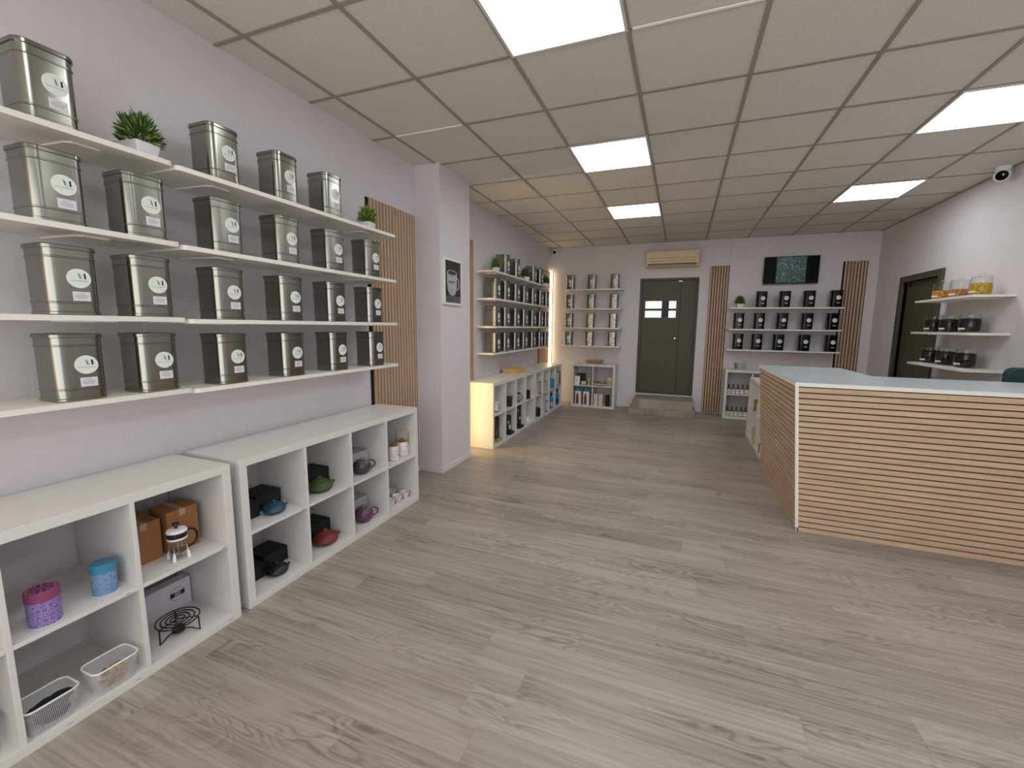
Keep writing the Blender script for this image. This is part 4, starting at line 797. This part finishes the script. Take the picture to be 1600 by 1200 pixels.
MB().loft([[rel(p) for p in ((xe(z)-0.001, CY0-0.002, z), (xe(z)+0.018, CY0-0.002, z), (xe(z)+0.018, CY0+0.012, z), (xe(z)-0.001, CY0+0.012, z))] for z in (0.03, zt)]).build('corner_trim', 'trim_w', ct, smooth=False)
tp = MB(); tp.loft([[rel(p) for p in ((XT-0.003, CY0-0.004, z), (XR, CY0-0.004, z), (XR, CY0+LD, z), (XT+LW+0.01, CY0+LD, z), (XT+LW+0.01, CY1+0.005, z), (XT-0.003, CY1+0.005, z))] for z in (CT-0.003, CT)]); tp.build('countertop', 'counter', ct, smooth=False)
te = MB(); te.loft([[rel(p) for p in ((XT-0.004, CY0-0.005, z), (XR, CY0-0.005, z), (XR, CY0+LD, z), (XT+LW+0.01, CY0+LD, z), (XT+LW+0.01, CY1+0.005, z), (XT-0.004, CY1+0.005, z))] for z in (zt, CT-0.003)]); te.build('countertop_edge', 'trim_w', ct, smooth=False)
# teal chair behind the counter
t = thing('teal_chair', 'dark teal padded chair back showing above the counter at right edge', 'chair', (4.748, 4.20, 0), PI); ring = []
def slab(hw, z0_, z1_, y, th, r):
    pts = []
    for cx, cz_, a0 in ((hw-r, z1_-r, 0), (-hw+r, z1_-r, PI/2), (-hw+r, z0_+r, PI), (hw-r, z0_+r, 1.5*PI)):
        for k in range(6): a = a0+PI/2*k/5; pts.append((cx+r*math.cos(a), cz_+r*math.sin(a)))
    return pts
def pad(hw, z0_, z1_, r, th): return [[(x*s, y, (z0_+z1_)/2+(z-(z0_+z1_)/2)*s) for x, z in slab(hw, z0_, z1_, 0, 0, r)] for s, y in ((0.93, -th), (1.0, -th*0.6), (1.0, th*0.6), (0.93, th))]
MB().loft(pad(0.165, 0.78, 1.152, 0.05, 0.028)).build('backrest', 'teal', t)
MB().loft([rrect(0.19, 0.17, 0.06, 0.66, 5, (0, -0.2)), rrect(0.2, 0.18, 0.06, 0.68, 5, (0, -0.2)), rrect(0.19, 0.17, 0.06, 0.72, 5, (0, -0.2))]).build('seat', 'teal', t)
for sx in (-1, 1):
    MB().tube([(sx*0.12, 0.0, 0.85), (sx*0.12, -0.03, 0.64)], 0.012, 8).build('back_post', 'blackp', t)
    for yy in (-0.05, -0.35): MB().tube([(sx*0.15, yy, 0.665), (sx*0.155, yy+(0.04 if yy > -0.2 else -0.04), 0.0)], 0.012, 8).build('leg', 'blackp', t)

# ------------------------------------------------------------------ wall things: screen, air conditioner, picture, cameras
t = thing('wall_television', 'black flat screen on the back wall showing green tea leaves', 'television', (3.832, D-0.045, 2.305)); hw, hh = 0.364, 0.206
MB().box((-hw, -0.02, -hh), (hw, 0.015, hh), bev=0.004).build('casing', 'black', t); MB().box((-hw+0.008, -0.022, -hh+0.014), (hw-0.008, -0.0195, hh-0.008)).build('screen', 'screen', t)
MB().box((-0.1, 0.014, -0.1), (0.1, 0.044, 0.1)).build('wall_mount', 'blackp', t); MB().box((-0.018, -0.0225, -hh+0.004), (0.018, -0.02, -hh+0.009)).build('maker_mark', 'grey_ink', t, smooth=False)
g = MB(); random.seed(21); px0, px1, pz0, pz1 = -0.196, 0.196, -hh+0.016, hh-0.01
g.add([(px0, -0.0224, pz0), (px1, -0.0224, pz0), (px1, -0.0224, pz1), (px0, -0.0224, pz1)], [(0, 1, 2, 3)], 2)
for k in range(330):
    x, z = random.uniform(px0+0.006, px1-0.006), random.uniform(pz0+0.006, pz1-0.006); a = random.uniform(0, PI); L_ = random.uniform(0.016, 0.045); wd = random.uniform(0.0014, 0.0032)
    dx, dz = math.cos(a), math.sin(a); y = -0.0226-0.000003*k
    cl = lambda p: (min(max(p[0], px0), px1), y, min(max(p[1], pz0), pz1))
    g.add([cl((x-dx*L_, z-dz*L_)), cl((x+dz*wd, z-dx*wd)), cl((x+dx*L_, z+dz*L_)), cl((x-dz*wd, z+dx*wd))], [(0, 1, 2, 3)], random.choice((0, 0, 1, 2)))
g.build('leaf_image', ['tl1', 'tl2', 'tl3'], t, smooth=False)
t = thing('air_conditioner', 'yellowed wall air conditioner above the back door', 'air conditioner', (2.118, D, 2.535)); hw, hh = 0.409, 0.131
MB().box((-hw, -0.185, -hh), (hw, 0, hh), bev=0.012).build('housing', 'beige', t)
MB().box((-hw+0.035, -0.193, -0.06), (hw-0.035, -0.184, hh-0.018), bev=0.003).build('front_panel', 'beige', t)
v = MB()
for z in (0.008, -0.036): v.box((-hw+0.04, -0.1945, z-0.006), (hw-0.04, -0.192, z+0.006))
v.build('panel_groove', 'beige2', t); MB().box((-hw+0.03, -0.187, -hh+0.012), (hw-0.03, -0.183, -0.078)).build('air_outlet', 'ventdark', t)
MB().box((-hw+0.032, -0.196, -0.112), (hw-0.032, -0.186, -0.096), bev=0.002).build('outlet_flap', 'beige2', t); MB().box((0.29, -0.1945, -0.057), (0.302, -0.192, -0.049)).box((-0.03, -0.1945, 0.052), (0.03, -0.192, 0.058), 1).build('badge', ['black', 'beige2'], t, smooth=False)
t = thing('framed_picture', 'white framed photo print of a mug on the pillar side', 'picture', (PX, 3.64, 1.818)); hw, hh, e = 0.172, 0.213, 0.02
f = MB(); f.box((0, -hw, -hh), (0.022, hw, -hh+e)); f.box((0, -hw, hh-e), (0.022, hw, hh)); f.box((0, -hw, -hh+e), (0.022, -hw+e, hh-e)); f.box((0, hw-e, -hh+e), (0.022, hw, hh-e)); f.build('frame', 'trim_w', t, smooth=False)
p = MB(); p.box((0, -hw+e, -hh+e), (0.01, hw-e, hh-e), 0); X_ = 0.0103
p.add([(X_, -hw+e, -hh+e), (X_, hw-e, -hh+e), (X_, hw-e, -hh+0.085), (X_, -hw+e, -hh+0.085)], [(0, 1, 2, 3)], 1)
X_ = 0.0106; cy = -0.012
ou = [(cy-0.095, 0.085), (cy-0.092, -0.02), (cy-0.078, -0.08), (cy-0.05, -0.118), (cy, -0.128), (cy+0.05, -0.118), (cy+0.078, -0.08), (cy+0.092, -0.02), (cy+0.095, 0.085)]
p.add([(X_, a, b_) for a, b_ in ou], [tuple(range(len(ou)))], 2)
p.add([(X_+0.0002, cy+0.095*math.cos(q), 0.085+0.026*math.sin(q)) for q in [2*PI*i/28 for i in range(28)]], [tuple(range(28))], 2); p.add([(X_+0.0004, cy+0.08*math.cos(q), 0.085+0.019*math.sin(q)) for q in [2*PI*i/28 for i in range(28)]], [tuple(range(28))], 3)
hd = [2*PI*i/20-PI/2 for i in range(11)]
vs = []
for q in hd: vs += [(X_, cy+0.088+0.052*math.cos(q), -0.01+0.062*math.sin(q)), (X_, cy+0.088+0.036*math.cos(q), -0.01+0.046*math.sin(q))]
p.add(vs, [(2*i, 2*i+1, 2*i+3, 2*i+2) for i in range(10)], 2)
for k, (a, c) in enumerate(((-0.075, -0.045), (-0.04, -0.03), (-0.025, 0.005), (0.012, 0.03))): p.add([(X_+0.0005, a, 0.0-0.012), (X_+0.0005, c, -0.012), (X_+0.0005, c, 0.012), (X_+0.0005, a, 0.012)], [(0, 1, 2, 3)], 4)
p.build('photo_print', ['photo_bg', 'photo_table', 'photo_mug', 'photo_in', 'photo_mid'], t, smooth=False)
t = thing('dome_security_camera', 'white dome security camera under the ceiling at the right wall', 'security camera', (4.86, 5.13, H), 0)
MB().lathe([(0.055, 0), (0.055, -0.012), (0.05, -0.03), (0.04, -0.034)], seg=28).build('mount_base', 'rimw', t)
dv = (CAM+Vector((0.0, 0.6, -0.4))-Vector((4.86, 5.13, H-0.062))).normalized()
q = dv.to_track_quat('Z', 'Y')
bd = MB().lathe([(0.02, -0.05), (0.042, -0.04), (0.055, -0.015), (0.057, 0.01), (0.053, 0.03), (0.046, 0.038), (0.04, 0.036)], seg=28).build('camera_ball', 'rimw', t); bd.location = (0, 0, -0.066); bd.rotation_mode = 'QUATERNION'; bd.rotation_quaternion = q
MB().lathe([(0.041, 0.035), (0.036, 0.043), (0.02, 0.046), (0.0, 0.047)], seg=28).build('lens_window', 'screen', bd); MB().lathe([(0.008, 0.046), (0.007, 0.049), (0, 0.05)], (0.008, 0.006, 0), 14).build('lens', 'steel', bd)
t = thing('corner_security_camera', 'small white security camera with black eye in far left corner', 'security camera', (0.085, D, 2.745), 0)
MB().box((-0.04, -0.05, -0.0), (0.04, 0, 0.075), bev=0.012).build('camera_housing', 'rimw', t)
bd = MB().lathe([(0.0, -0.03), (0.032, -0.02), (0.042, 0.0), (0.036, 0.02), (0.03, 0.028)], seg=24).build('camera_ball', 'rimw', t); bd.location = (0.004, -0.06, 0.006); bd.rotation_mode = 'QUATERNION'; bd.rotation_quaternion = Vector((0.25, -1, -0.3)).normalized().to_track_quat('Z', 'Y')
MB().lathe([(0.03, 0.026), (0.027, 0.034), (0.0, 0.038)], seg=24).build('lens_window', 'screen', bd)
